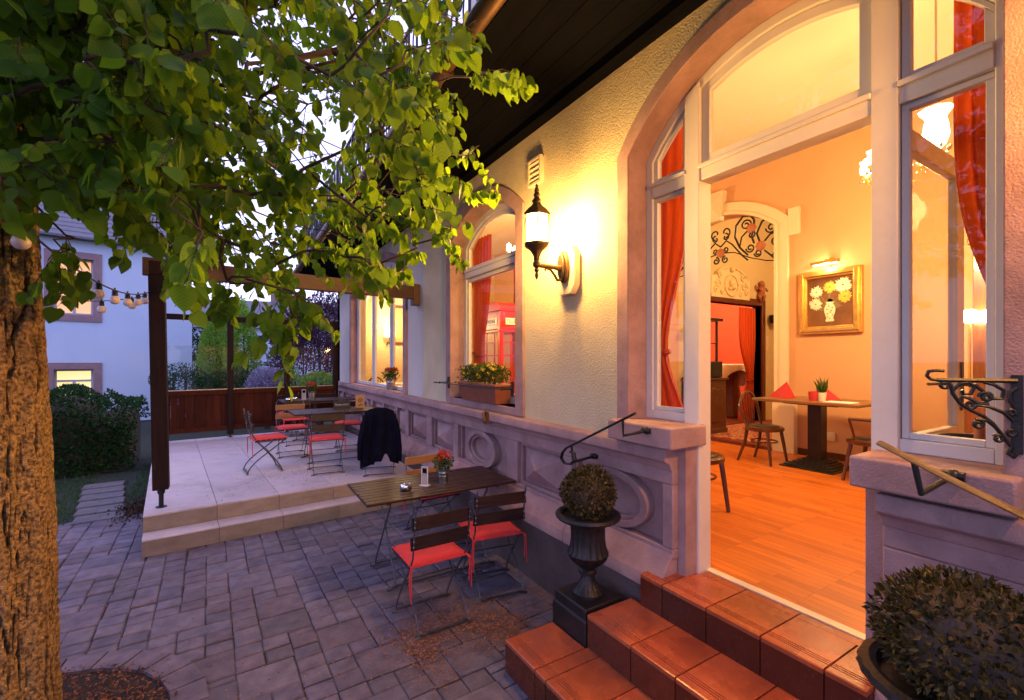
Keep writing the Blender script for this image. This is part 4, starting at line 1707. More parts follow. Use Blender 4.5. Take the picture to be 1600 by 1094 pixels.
# ------------------------------------------------------------------ table ware
def bucket_flowers(loc, k, label, seed, petal, nfl, name="flower_bucket"):
    t = thing(name, label, "flower pot", loc)
    b = MB()
    b.lathe([(.0001, 0), (.040 * k, 0), (.043 * k, .02 * k), (.050 * k, .085 * k), (.0515 * k, .088 * k), (.050 * k, .093 * k), (.053 * k, .118 * k), (.056 * k, .124 * k), (.050 * k, .122 * k), (.046 * k, .10 * k)], 28)
    for z in (.055, .065):
        b.lathe([(.0465 * k, z * k), (.0485 * k, (z + .003) * k), (.0475 * k, (z + .006) * k)], 28)
    b.build("bucket", M['zinc'], t, smooth='auto', world=False)
    r = random.Random(seed)
    leaf_ball("foliage", M['pot_leaf'], t, Vector(loc) + Vector((0, 0, .175 * k)), (.085 * k, .085 * k, .075 * k), 420, .030 * k, seed, .9, .2, .42, up=.5)
    for i in range(nfl):
        vs, fs, cs = [], [], []
        a = 2 * PI * i / nfl + r.uniform(-.4, .4)
        c = Vector((math.cos(a) * .062 * k * r.uniform(.5, 1.1), math.sin(a) * .062 * k * r.uniform(.5, 1.1), k * r.uniform(.215, .265)))
        for j_ in range(26):
            d = rv3(r)
            small_leaf(vs, fs, cs, c + d * .012 * k, d + Vector((0, 0, .3)), rv3(r), .020 * k, r.random(), .8)
        mesh_obj("blossom", vs, fs, cs, petal, t, world=False)
    return t


bucket_flowers((1.655, 3.89, H0), 1.0, "small zinc bucket of red flowers on the near table", 41, M['flower_red'], 7)
bucket_flowers((1.36, 9.86, H1), 1.25, "zinc bucket of red flowers on the rear terrace table", 42, M['flower_red'], 7)
_p = at(611, 606, X=2.335)
bucket_flowers((2.33, _p.y, 1.357), 1.5, "small bucket of dark red flowers on the stone sill", 43, M['flower_red'], 6)


def ashtray(loc, label):
    mb = MB()
    mb.lathe([(.0001, 0), (.035, 0), (.050, .014), (.054, .032), (.048, .05), (.036, .056), (.030, .05), (.034, .03), (.025, .016), (.0001, .014)], 28)
    o = mb.build("ashtray", M['chrome'], None, smooth='auto')
    o.location = loc
    tag(o, label, "ashtray", "round metal ashtrays")


ashtray((1.27, 3.80, H0), "round polished ashtray on the near table")
ashtray((.92, 9.72, H1), "left one of two ashtrays on the rear terrace table")
ashtray((1.05, 9.86, H1), "right one of two ashtrays, beside the flowers on the rear table")


def menu_stand(loc, rz, label, h=.165, w_=.058):
    t = thing("menu_stand", label, "menu card", loc, rz, "upright card stands on the tables")
    b = MB()
    b.box(-w_ / 2 - .012, w_ / 2 + .012, -.028, .028, 0, .004)
    b.build("base", M['acrylic'], t, world=False)
    f = MB()
    for a in ((-w_ / 2 - .004, -w_ / 2), (w_ / 2, w_ / 2 + .004)): f.box(a[0], a[1], -.004, .004, .0045, h)
    f.box(-w_ / 2, w_ / 2, -.004, .004, h, h + .004)
    f.build("holder", M['acrylic'], t, world=False)
    c = MB()
    c.box(-w_ / 2 + .0005, w_ / 2 - .0005, -.0015, .0015, .006, h - .001)
    o = c.build("card", M['card_print'], t, world=False)
    p = MB()
    p.box(-w_ * .36, w_ * .36, -.0022, -.0016, h * .66, h * .92)
    p.build("card_picture", M['jacket'], o, world=False)
    return t


menu_stand((1.46, 3.86, H0), R(-52), "clear acrylic menu card on the near table between ashtray and bucket")
menu_stand((1.22, 9.93, H1), R(-10), "pale menu card on the rear terrace table", .20, .07)
# orange card and reserved slate on the front terrace table
t = thing("table_card", "orange wooden card with a dark motif on the front terrace table", "menu card", (1.80, 7.72, H1), R(-12))
b = MB(); b.box(-.07, .07, -.006, .006, 0, .21); b.build("board", M['card'], t, world=False)
b = MB()
b.tube([(p[0], -.008, p[1]) for p in spiral(0, .12, .04, .012, 0, 1.1, 18)], .006, 5)
b.tube([(-.03, -.008, .04), (.035, -.008, .06)], .006, 5)
b.build("motif", M['ink'], t, world=False)
t = thing("reserved_slate", "small black slate with chalk writing on the front terrace table", "slate", (1.52, 7.76, H1), R(-6))
b = MB(); b.box(-.13, .13, -.005, .005, 0, .12); b.build("board", M['black_paint'], t, world=False)


def text(body, size, m, parent, loc, rot, name="lettering", ext=.001):
    c = bpy.data.curves.new(name, 'FONT')
    c.body = body; c.size = size; c.align_x = 'CENTER'; c.align_y = 'CENTER'; c.extrude = ext
    c.materials.append(m)
    tmp = bpy.data.objects.new(name, c)
    col.objects.link(tmp)
    C.view_layer.update()
    me = bpy.data.meshes.new_from_object(tmp.evaluated_get(C.evaluated_depsgraph_get()))
    bpy.data.objects.remove(tmp)
    if not me.materials: me.materials.append(m)
    o = bpy.data.objects.new(name, me)
    col.objects.link(o); o.parent = parent; o.location = loc; o.rotation_euler = rot
    return o


text("Reserviert", .05, M['chalk'], t, (0, -.0065, .065), (PI / 2, 0, 0))

# ------------------------------------------------------------------ window box and guard bar
WB = thing("window_box", "terracotta trough of yellow flowers on the sill of the arched window", "flower box", (2.30, 4.32, 1.43))
b = MB()
y0, y1 = 3.92, 4.78
b.hexa([(2.24, y0 + .04, 1.424), (2.39, y0 + .04, 1.424), (2.39, y1 - .04, 1.424), (2.24, y1 - .04, 1.424), (2.215, y0, 1.60), (2.415, y0, 1.60), (2.415, y1, 1.60), (2.215, y1, 1.60)])
b.box(2.205, 2.425, y0 - .012, y1 + .012, 1.601, 1.625)
b.build("trough", M['terracotta'], WB, bevel=.006)
r = random.Random(77)
vs, fs, cs = [], [], []
for i in range(1500):
    yy = r.uniform(y0 + .02, y1 - .02)
    hh = .20 * r.random() ** .8 * (1 - .25 * abs((yy - 4.35) / .43) ** 2)
    p = Vector((2.31 + r.gauss(0, .055), yy, 1.62 + hh))
    small_leaf(vs, fs, cs, p, rv3(r) + Vector((-.2, 0, .7)), rv3(r), r.uniform(.025, .05), r.random(), .5)
mesh_obj("foliage", vs, fs, cs, M['pot_leaf'], WB)
for i in range(34):
    vs, fs, cs = [], [], []
    yy = y0 + .03 + (y1 - y0 - .06) * (i + r.random()) / 34
    c = Vector((2.30 + r.gauss(-.02, .05), yy, 1.66 + r.uniform(.02, .17)))
    for k in range(12):
        d = rv3(r)
        small_leaf(vs, fs, cs, c + d * .006, d + Vector((-.4, 0, .3)), rv3(r), .022, r.random(), .85)
    mesh_obj("blossom", vs, fs, cs, M['flower_yellow'], WB)
gb = MB()
ga, gc = at(690, 601, X=2.10), at(806, 606, X=2.10)
tw = []
n = 40
for i in range(n + 1):
    f = i / n
    tw.append(Vector((2.14, 5.15 + (3.66 - 5.15) * f, 1.60)))
gb.tube([(2.262, 5.15, 1.60), tw[0]], .009, 6); gb.tube(tw, [.0085 if i % 2 else .0062 for i in range(n + 1)], 6); gb.tube([tw[-1], (2.262, 3.66, 1.60)], .009, 6)
for yy in (5.15, 3.66):
    gb.box(2.245, 2.262, yy - .016, yy + .016, 1.53, 1.67)
    gb.ball((2.24, yy, 1.60), .016, 5); gb.ball((2.14, yy, 1.60), .014, 5)
gb.tube([tw[0] + Vector((0, .0, 0)), tw[0] + Vector((-.03, .12, 0))], .007, 5)
tag(gb.build("window_guard", M['iron'], None, smooth='auto'), "twisted iron guard bar in front of the window box", "guard bar")

# ------------------------------------------------------------------ pergola and glass screen
PG = thing("pergola", "dark timber pergola frame with glazed windbreak along the terrace edge", "pergola", (.5, 8.5, TZ))
PA = TM @ Vector((.12, .47, 0))
PA = Vector((-.635, 6.0, 0))
far_l = Vector((-1.15, 10.62, 0)); far_r = Vector((2.02, 11.05, 0))
po = MB()
po.hexa([Vector((PA.x + a * .068, PA.y + b_ * .068, .52)) for a, b_ in ((-1, -1), (1, -1), (1, 1), (-1, 1))] + [Vector((PA.x - .035 + a * .068, PA.y + b_ * .068, 2.75)) for a, b_ in ((-1, -1), (1, -1), (1, 1), (-1, 1))])
po.build("post", M['dark_timber'], PG, bevel=.006)
ft = MB()
ft.lathe([(.05, TZ), (.05, TZ + .008), (.022, TZ + .009), (.022, TZ + .13), (.034, TZ + .15), (.034, .53)], 10, (PA.x, PA.y, 0))
ft.build("post_foot", M['iron'], PG)
bm_ = MB()
PT = Vector((PA.x - .035, PA.y, 0))
e = Vector((2.20, 6.33, 0))
d = (e - PT).normalized()
n_ = Vector((-d.y, d.x, 0))
a0 = PT - d * .12
for (p, q, hw, z0, z1) in ((a0, e, .055, 2.75, 2.93),):
    bm_.hexa([p - n_ * hw + Vector((0, 0, z0)), q - n_ * hw + Vector((0, 0, z0)), q + n_ * hw + Vector((0, 0, z0)), p + n_ * hw + Vector((0, 0, z0)),
              p - n_ * hw + Vector((0, 0, z1)), q - n_ * hw + Vector((0, 0, z1)), q + n_ * hw + Vector((0, 0, z1)), p + n_ * hw + Vector((0, 0, z1))])
bm_.build("front_beam", M['beam_timber'], PG, bevel=.006)
cb = MB()
cb.box(2.20, 2.30, 6.26, 6.40, 2.66, 2.96)
cb.build("wall_bracket", M['beam_timber'], PG, bevel=.006)


def beam(mb, p, q, hw, z0, z1):
    d = (q - p).normalized(); n_ = Vector((-d.y, d.x, 0))
    mb.hexa([p - n_ * hw + Vector((0, 0, z0)), q - n_ * hw + Vector((0, 0, z0)), q + n_ * hw + Vector((0, 0, z0)), p + n_ * hw + Vector((0, 0, z0)),
             p - n_ * hw + Vector((0, 0, z1)), q - n_ * hw + Vector((0, 0, z1)), q + n_ * hw + Vector((0, 0, z1)), p + n_ * hw + Vector((0, 0, z1))])


sb_ = MB()
beam(sb_, PT + Vector((0, -.07, 0)), Vector((far_l.x, far_l.y, 0)), .055, 2.751, 2.90)
sb_.build("side_beam", M['dark_timber'], PG, bevel=.006)
fd = (far_r - far_l); flen = fd.length; fd.normalize(); fn = Vector((-fd.y, fd.x, 0))
tr_ = MB()
beam(tr_, far_l - fd * .06, far_r + fd * .06, .05, 2.64, 2.745)
tr_.build("top_rail", M['dark_timber'], PG, bevel=.005)
ts = [0, .30, .655, 1.0]
ts = [0, .352, .68, 1.0]
for i, tt_ in enumerate(ts):
    p = far_l + fd * (flen * tt_)
    m_ = MB()
    beam(m_, p - fd * .052, p + fd * .052, .052, TZ + .06, 2.64)
    m_.build("post", M['dark_timber'], PG, bevel=.005)
    f_ = MB(); f_.lathe([(.045, TZ), (.045, TZ + .006), (.018, TZ + .007), (.018, TZ + .07)], 8, p); f_.build("post_foot", M['iron'], PG)
for i in range(3):
    p = far_l + fd * (flen * ts[i] + .053); q = far_l + fd * (flen * ts[i + 1] - .053)
    m_ = MB(); m_.tint = (1, 1, 1, 1)
    beam(m_, p, q, .04, 1.20, 1.285); beam(m_, p, q, .04, .48, .57)
    L_ = (q - p).length
    nb = max(4, int(round(L_ / .115)))
    for k in range(nb):
        s = rnd.uniform(.7, 1.25)
        m_.tint = (s, s, s, 1)
        beam(m_, p + fd * (L_ * k / nb + .002), p + fd * (L_ * (k + 1) / nb - .002), .012, .571, 1.199)
    m_.build("wainscot", M['red_timber'], PG)
    m_ = MB()
    beam(m_, p, q, .004, 1.30, 2.15)
    m_.build("windbreak_pane", M['screen_glass'], PG)
    m_ = MB()
    beam(m_, p, q, .016, 1.286, 1.302)
    m_.build("glazing_bead", M['zinc'], PG)

# ------------------------------------------------------------------ string lights
SL = thing("string_lights", "black festoon cable with unlit milky bulbs between tree and pergola post", "string lights", (-.75, 4.5, 2.5))
A_ = at(15, 335, D=1.83)
Bp = Vector((PT.x - .05, PT.y - .03, 2.58))
cab = []
for i in range(31):
    f = i / 30
    p = A_.lerp(Bp, f)
    p.z -= .30 * 4 * f * (1 - f) * .45
    cab.append(p)
cb = MB()
cb.tube(cab, .0055, 6)
A2 = at(-120, 430, D=2.4)
cab2 = []
for i in range(21):
    f = i / 20
    p = A2.lerp(Bp + Vector((0, 0, -.03)), f)
    p.z -= .10 * 4 * f * (1 - f)
    cab2.append(p)
cb.tube(cab2, .0045, 6)
cb.build("cable", M['black_plastic'], SL, smooth=True)


def bulb(p, r):
    b = MB()
    b.lathe([(.0001, -.105), (.018, -.101), (.029, -.088), (.032, -.072), (.027, -.054), (.018, -.043), (.016, -.04)], 18, p)
    o = b.build("bulb", M['white_bulb'], SL, smooth=True)
    s = MB()
    s.lathe([(.0165, -.048), (.019, -.046), (.017, -.006), (.012, 0), (.006, .004), (.006, .018), (.0001, .018)], 14, p)
    s.build("socket", M['black_plastic'], o, smooth='auto')


for f in (.02, .22, .39, .54, .68, .80, .90):
    bulb(cab[int(round(f * 30))], 1)
for f in (.86, .64):
    bulb(cab2[int(round(f * 20))], 1)

# ------------------------------------------------------------------ linden tree
TR = thing("linden_tree", "broad linden tree with rough orange-lit bark and hanging green leaves", "tree", tuple(TREE))
tk = MB()
n, rings = 190, 230
vs, fs_q, cs = [], [], []
for i in range(rings + 1):
    z = -.1 + 3.3 * i / rings
    rad = .262 + .045 * math.exp(-max(z, 0) * 4) - .010 * z
    cx = TREE.x - .02 + .01 * math.sin(z * 1.3) - .005 * z
    cy = TREE.y
    for k in range(n):
        a = 2 * PI * k / n
        c_, s_ = math.cos(a), math.sin(a)
        big = mn.noise(Vector((c_ * 2.4, s_ * 2.4, z * .5))) * .030
        wv = Vector((c_ * 5.5 + .35 * mn.noise(Vector((c_ * 3, s_ * 3, z * 4))), s_ * 5.5 + .35 * mn.noise(Vector((c_ * 3 + 9, s_ * 3, z * 4))), z * .95))
        f1 = abs(mn.noise(wv))
        f2 = abs(mn.noise(wv * 2.1 + Vector((5, 3, z * 1.2))))
        m1 = max(0.0, 1 - f1 / .085) ** 1.2
        m2 = max(0.0, 1 - f2 / .10) * .55
        fis = min(1.0, m1 + m2)
        grain = mn.noise(Vector((c_ * 14, s_ * 14, z * 9))) * .006 + mn.noise(Vector((c_ * 34, s_ * 34, z * 26))) * .004
        rr = rad + big + grain - .024 * fis
        vs.append((cx + rr * c_, cy + rr * s_, z))
        cs.append((fis, fis, fis, 1))
for i in range(rings):
    for k in range(n):
        k2 = (k + 1) % n
        fs_q.append((i * n + k, i * n + k2, (i + 1) * n + k2, (i + 1) * n + k))
tk.v, tk.f, tk.c = vs, fs_q, cs
tk.build("trunk", M['bark'], TR, smooth=True)

rl_ = random.Random(2024)
TOPC = Vector((TREE.x - .05, TREE.y, 2.9))


def inside(poly, x, y):
    c = False
    j_ = len(poly) - 1
    for i in range(len(poly)):
        xi, yi = poly[i]; xj, yj = poly[j_]
        if (yi > y) != (yj > y) and x < (xj - xi) * (y - yi) / (yj - yi) + xi: c = not c
        j_ = i
    return c


# side of the crown that hangs towards terrace and house: where its lowest twigs end, as seen from the yard
EDGE = [(-250, -260), (680, -260), (715, -60), (705, 20), (695, 70), (665, 100), (690, 170), (710, 220), (700, 260), (685, 300), (650, 325), (600, 360),
        (560, 385), (520, 370), (470, 400), (430, 425), (400, 415), (330, 408), (270, 385), (225, 345), (205, 300), (130, 295), (80, 285), (-250, 260)]
anchors = []
tries = 0
while len(anchors) < 2050 and tries < 120000:
    tries += 1
    u, v = rl_.uniform(-230, 800), rl_.uniform(-240, 465)
    if not inside(EDGE, u, v): continue
    D = 1.75 + 3.6 * rl_.random() ** 1.25
    if u < 330: D = 1.35 + 3.0 * rl_.random()
    if u > 640: D = rl_.uniform(2.2, 3.4)
    if v < 130 and 250 < u < 640 and rl_.random() < .06: D = rl_.uniform(1.1, 1.6)
    # thinner towards the house, with sky showing
    dens = 1.0 if u < 300 else (.55 if v > 330 else .36)
    if 600 < u: dens = .42
    if 140 < u < 560 and v > 330: dens = .45
    if rl_.random() > dens: continue
    p = at(u, v, D=D)
    if p.x > 2.0 or p.z < 1.95 or p.z > 6.2: continue
    if p.x > 1.15 and p.z > 3.75: continue
    anchors.append(p)
# rest of the crown: overhead, behind, far side; widened unseen to block sky light
while len(anchors) < 4300:
    d = rv3(rl_)
    p = Vector((-1.1, 1.2, 4.7)) + Vector((d.x * 3.6, d.y * 5.0, d.z * 2.0)) * (rl_.random() ** .45)
    if p.z < 3.0: continue
    q = p - Vector((0, 0, EYE))
    dep = q.x * SA + q.y * CA
    if dep > .2:
        u_ = 800 + 711 * (q.x * CA - q.y * SA) / dep
        v_ = 563 - 711 * q.z / dep
        if u_ > 60 and not inside(EDGE, u_, v_): continue
        if dep < 1.0 and v_ > -100: continue
        if u_ > 300 and v_ > -150 and rl_.random() < .75: continue
    elif q.length < 1.3: continue
    if p.x > 1.15: continue
    anchors.append(p)
# hanging sprays at the lower fringe
for (u, v, D, k) in ((455, 500, 2.05, 3), (440, 455, 2.1, 2), (470, 470, 2.05, 2), (105, 375, 2.0, 2), (95, 395, 1.95, 2), (225, 350, 2.3, 2),
                     (590, 420, 2.5, 3), (640, 385, 2.6, 3), (545, 405, 2.6, 2), (700, 360, 2.7, 3), (745, 115, 2.5, 2), (765, 115, 2.4, 2), (785, 115, 2.4, 1), (735, 300, 2.7, 2),
                     (400, 440, 2.3, 2), (350, 440, 2.4, 2), (300, 415, 2.4, 2), (745, 235, 2.7, 2), (730, 50, 2.5, 2)):
    for _ in range(k):
        anchors.append(at(u + rl_.uniform(-9, 9), v + rl_.uniform(-9, 9), D=D + rl_.uniform(-.12, .12)))

# limbs: each anchor joins the nearest node that lies nearer the trunk
order = sorted(range(len(anchors)), key=lambda i: (anchors[i] - TOPC).length)
nodes = [TOPC + Vector((0, 0, .2 * i)) for i in range(5)]
par = [None, 0, 1, 2, 3]
dist0 = [0, .2, .4, .6, .8]
hubs = [(.2, 2.5, 3.3), (.1, 3.9, 3.5), (-.6, 4.9, 3.6), (-.3, 1.6, 3.4), (-1.6, 4.3, 3.9), (-2.2, 2.6, 4.0), (-1.4, 1.2, 4.0), (.6, 4.6, 4.2), (.5, 3.1, 4.3), (-.9, 3.0, 5.4), (-.9, 0, 4.4)]
for h in hubs:
    h = Vector(h)
    st = rl_.choice((1, 2, 3))
    prev = st
    for f in (.25, .5, .75, 1):
        p = nodes[st].lerp(h, f)
        p.z += .35 * f * (1 - f) * 4 * .4 + rl_.gauss(0, .04)
        nodes.append(p); par.append(prev); dist0.append(dist0[prev] + (p - nodes[prev]).length); prev = len(nodes) - 1
base_n = len(nodes)
import numpy as np
NA = np.zeros((base_n + len(anchors), 3))
ND = np.zeros(base_n + len(anchors))
for k in range(base_n):
    NA[k] = nodes[k]; ND[k] = dist0[k]
ordered = []
for i in order:
    p = anchors[i]
    m = len(nodes)
    df_ = NA[:m] - np.array(p)
    dd = np.sqrt((df_ ** 2).sum(1))
    cost = dd + .35 * ND[:m] + .35 * (df_[:, 2] < -.25)
    best = int(cost.argmin())
    nodes.append(p); par.append(best)
    NA[m] = p; ND[m] = ND[best] + dd[best]
cnt = [0] * len(nodes)
for i in range(len(nodes) - 1, 0, -1):
    cnt[i] += 1
    if par[i] is not None: cnt[par[i]] += cnt[i]
bmk = MB()
for i in range(1, len(nodes)):
    p, q = nodes[par[i]], nodes[i]
    if (q - p).length < 1e-4: continue
    rq = .0026 * max(cnt[i], 1) ** .42
    rp0 = min(.0026 * max(cnt[par[i]], 1) ** .42, rq * 1.5)
    if i < 5: rq = rp0 = .2 - .02 * i
    mid = (p + q) / 2 + Vector((rl_.gauss(0, .03), rl_.gauss(0, .03), .05 * (q - p).length))
    bmk.tube([p, mid, q], [rp0, (rp0 + rq) / 2, rq], 5 if cnt[i] < 30 else 9)
vs, fs, cs = [], [], []
for ai, p in enumerate(nodes[base_n:]):
    k = base_n + ai
    pr_ = nodes[par[k]]
    out_d = (p - pr_)
    if out_d.length < 1e-3: out_d = rv3(rl_)
    out_d.normalize()
    d0 = (out_d + rv3(rl_) * .7 + Vector((0, 0, -.25))).normalized()
    ln = rl_.uniform(.16, .30)
    nl = rl_.randint(9, 14)
    side = d0.cross(Vector((0, 0, 1)))
    if side.length < .1: side = Vector((1, 0, 0))
    side.normalize()
    pts = [p]
    cur, dcur = p.copy(), d0.copy()
    for j_ in range(4):
        dcur = (dcur + Vector((0, 0, -.13))).normalized()
        cur = cur + dcur * (ln / 4)
        pts.append(cur.copy())
    bmk.tube(pts, [.0024, .0021, .0018, .0014, .001], 4)
    base_t = rl_.random()
    for j_ in range(nl):
        f = (j_ + .6) / nl * 4
        a = min(int(f), 3)
        q = pts[a].lerp(pts[a + 1], f - a)
        sg = 1 if j_ % 2 else -1
        pet = (side * sg * .8 + dcur * .5 + rv3(rl_) * .35 + Vector((0, 0, -.35))).normalized()
        size = rl_.choice((.034, .042, .048, .054, .060, .066, .074))
        b0 = q + pet * (size * .45)
        if (b0 - Vector((0, 0, EYE))).length < .75: continue
        tip = (pet * .7 + Vector((0, 0, -.75)) + rv3(rl_) * .45)
        nr_ = Vector((rl_.gauss(0, .55), rl_.gauss(0, .55), rl_.uniform(.15, 1.0)))
        # the petiole
        bb = len(bmk.v)
        bmk.tube([q, b0], [.0011, .0009], 3)
        add_heart_leaf(vs, fs, cs, b0, tip, nr_, size, min(1, max(0, base_t * .5 + rl_.random() * .6)), rl_.uniform(.05, .4), rl_.uniform(-.1, .3))
mesh_obj("foliage", vs, fs, cs, M['linden'], TR, smooth=True)
bmk.build("branches", M['stem'], TR, smooth=True, fix=False)

# ------------------------------------------------------------------ garden: hedge, shrubs, old house, far house
def shrub(name, label, cat, c, rad, n, size, m, seed, group=None, stem=True, shell=.6, lump=.25, w_=.55, core=True, cone=0.0):
    t = thing(name, label, cat, (c[0], c[1], 0), 0, group)
    r = random.Random(seed)
    vs, fs, cs = [], [], []
    lumps = [(rv3(r), r.uniform(-1, 1)) for _ in range(18)]
    c = Vector(c)
    for i in range(int(n * 1.7)):
        d = rv3(r)
        k = 1 + lump * sum(a * max(0, d.dot(q)) ** 5 for q, a in lumps)
        k *= 1 - shell * r.random() ** 1.5
        tz = (d.z * k + 1) / 2
        sh = 1 - cone * max(0, tz)
        p = c + Vector((d.x * rad[0] * k * sh, d.y * rad[1] * k * sh, d.z * rad[2] * k))
        if p.z < .02: continue
        small_leaf(vs, fs, cs, p, d + rv3(r) * .9 + Vector((0, 0, .25)), d + rv3(r) * .9, size * r.uniform(.6, 1.35), r.random(), w_)
    mesh_obj("foliage", vs, fs, cs, m, t)
    s = MB()
    for k in range(5):
        a = 2 * PI * k / 5
        s.tube([(c.x + .05 * math.cos(a), c.y + .05 * math.sin(a), -.02), (c.x + rad[0] * .3 * math.cos(a), c.y + rad[1] * .3 * math.sin(a), c.z), (c.x + rad[0] * .25 * (1 - cone) * math.cos(a), c.y + rad[1] * .25 * (1 - cone) * math.sin(a), c.z + rad[2] * .7)], [.03, .02, .008], 5)
    s.build("stem", M['stem'], t)
    return t


HG = thing("hedge", "dark green clipped hedge beside the lawn in front of the old house", "hedge", (-2.8, 10.8, 0))
r = random.Random(55)
vs, fs, cs = [], [], []
for i in range(26000):
    xx = r.uniform(-6.2, -1.40)
    hh = 1.05 + .18 * math.sin(xx * 2.1 + .6) + .14 * math.sin(xx * 4.7) + (.24 if xx > -1.9 else 0)
    a = r.uniform(0, PI)
    k = 1 - .3 * r.random() ** 2
    if r.random() < .55:
        p = Vector((xx, 10.75 - .75 * math.cos(a) * k, hh - .35 + .42 * math.sin(a) * k))
        d = Vector((0, -math.cos(a), math.sin(a)))
    else:
        p = Vector((xx, 10.0 + .12 * r.random() + .06 * math.sin(xx * 6), r.uniform(0.02, hh - .3)))
        d = Vector((0, -1, .2))
    small_leaf(vs, fs, cs, p, d + rv3(r) * .9, d + rv3(r) * .8, r.uniform(.035, .075), r.random(), .6)
mesh_obj("foliage", vs, fs, cs, M['hedge_leaf'], HG)
hc = MB()
hp = []
for k in range(25):
    xx = -6.15 + k * .193
    hh = 1.05 + .18 * math.sin(xx * 2.1 + .6) + .14 * math.sin(xx * 4.7) + (.24 if xx > -1.9 else 0)
    hp.append([(xx, y, z) for y, z in ((10.2, -.03), (10.16, hh - .42), (10.35, hh - .20), (10.75, hh - .08), (11.15, hh - .20), (11.35, hh - .42), (11.3, -.03))])
vs = [p for q in hp for p in q]
hc.add(vs, [(a * 7 + b, a * 7 + b + 1, (a + 1) * 7 + b + 1, (a + 1) * 7 + b) for a in range(24) for b in range(6)] + [tuple(range(7)), tuple(168 + b for b in range(7))])
hc.build("inner_hull", M['stem'], HG)  # dark filled hull, in place of shaded depth between the hedge leaves

for i, (u, v, D, rx, rz_, nm, m_, n, lab, cat, cone, sz) in enumerate([
    (285, 606, 12.6, .85, .62, "low_shrub", 'hedge_leaf', 2600, "low green shrub behind the left bay of the screen", "shrub", 0, .06),
    (365, 606, 12.9, .8, .55, "low_shrub", 'hedge_leaf', 2400, "low green shrub behind the middle of the screen", "shrub", 0, .06),
    (335, 548, 14.0, .62, 1.25, "golden_shrub", 'lime_leaf', 3600, "bright green upright shrub seen left of the first screen post", "shrub", .55, .075),
    (378, 548, 13.6, .62, 1.5, "golden_shrub", 'lime_leaf', 4200, "bright green upright shrub seen right of the first screen post", "shrub", .6, .075),
    (347, 528, 17.0, .75, 2.6, "conifer", 'fir_leaf', 5200, "dark narrow conifer rising above the screen", "conifer", .75, .085),
    (470, 560, 14.5, 1.5, 1.9, "purple_bush", 'purple_leaf', 5200, "large dark purple-leaved bush behind the screen", "bush", .25, .085),
    (508, 505, 15.5, 1.1, 1.2, "copper_tree", 'purple_leaf', 3000, "reddish tree crown next to the building corner", "tree", .2, .085),
    (418, 597, 12.6, .5, .45, "lilac_bush", 'lilac', 2000, "pale lilac flowering bush behind the middle screen bay", "bush", .1, .06),
    (500, 600, 12.3, .55, .45, "low_shrub", 'lime_leaf', 1400, "small leafy shrub behind the right bay of the screen", "shrub", 0, .07),
    (455, 600, 12.2, .35, .55, "leafy_sapling", 'lime_leaf', 450, "thin light green sapling behind the right screen post", "sapling", .4, .07),
    (306, 545, 16.0, .6, .7, "blue_shrub", 'hedge_leaf', 1500, "bluish shrub beside the corner of the old house", "shrub", .1, .07)]):
    c = at(u, v, D=D)
    shrub(nm, lab, cat, tuple(c), (rx, rx, rz_), n, sz, M[m_], 300 + i, None, cone=cone)

# old house on the left
dirv = Vector((.985, .174, 0)).normalized()
HC = Vector((-1.13, 18.3, 0))
hn = Vector((dirv.y, -dirv.x, 0))      # towards the yard
OH = thing("old_house", "lavender-white old house with lit windows and slate roof beyond the hedge", "house", tuple(HC - dirv * 5))


def onwall(u, v):
    r_v = ray(u, v)
    s = HC.dot(hn) / (r_v.x * hn.x + r_v.y * hn.y)
    p = Vector((r_v.x * s, r_v.y * s, EYE + r_v.z * s))
    return (p - HC).dot(dirv), p.z


HM = Matrix.Translation(HC) @ Matrix(((dirv.x, -hn.x, 0, 0), (dirv.y, -hn.y, 0, 0), (0, 0, 1, 0), (0, 0, 0, 1)))
EAVE = 5.35
wA = (onwall(84, 497)[0], onwall(146, 480)[0], onwall(120, 492)[1], onwall(120, 404)[1])
wB = (onwall(84, 497)[0], onwall(146, 480)[0], .72, onwall(120, 577)[1])
hw_ = MB()
s1 = MB()
wins = [wA, wB]
for (a, b, c_, d_) in list(wins):
    pass
w_l = [(a - 4.2, b - 4.2, c_, d_) for a, b, c_, d_ in wins]


def hwall(mb):
    """wall with square openings, two rows"""
    cols_ = [(wA[0], wA[1]), (wA[0] - 4.2, wA[1] - 4.2)]
    y = -13.0
    for a, b in sorted(cols_):
        mb.box(y, a, 0, .4, 0, EAVE)
        mb.box(a, b, 0, .4, 0, wB[2]); mb.box(a, b, 0, .4, wB[3], wA[2]); mb.box(a, b, 0, .4, wA[3], EAVE)
        y = b
    mb.box(y, 0, 0, .4, 0, EAVE)
    mb.box(-.4, 0, .4, 9, 0, EAVE)
    mb.box(-13, -12.6, .4, 9, 0, EAVE)
    mb.box(-13, 0, 9, 9.4, 0, EAVE)


hwall(hw_)
hw_.v = [tuple(HM @ Vector(p)) for p in hw_.v]
hw_.build("wall", M['house_wall'], OH)
rf = MB()
rf.hexa([(-13.3, -.35, EAVE), (.3, -.35, EAVE), (.3, 9.7, EAVE), (-13.3, 9.7, EAVE), (-13.3, 4.6, EAVE + 4.4), (.3, 4.6, EAVE + 4.4), (.3, 4.75, EAVE + 4.4), (-13.3, 4.75, EAVE + 4.4)])
for k in range(26):
    z = EAVE + .05 + k * .165
    y = -.35 + (z - EAVE) * 4.95 / 4.4
    rf.hexa([(-13.3, y - .03, z - .02), (.3, y - .03, z - .02), (.3, y + .16, z + .13), (-13.3, y + .16, z + .13), (-13.3, y - .03, z + .01), (.3, y - .03, z + .01), (.3, y + .16, z + .16), (-13.3, y + .16, z + .16)])
rf.v = [tuple(HM @ Vector(p)) for p in rf.v]
rf.build("roof", M['slate'], OH)
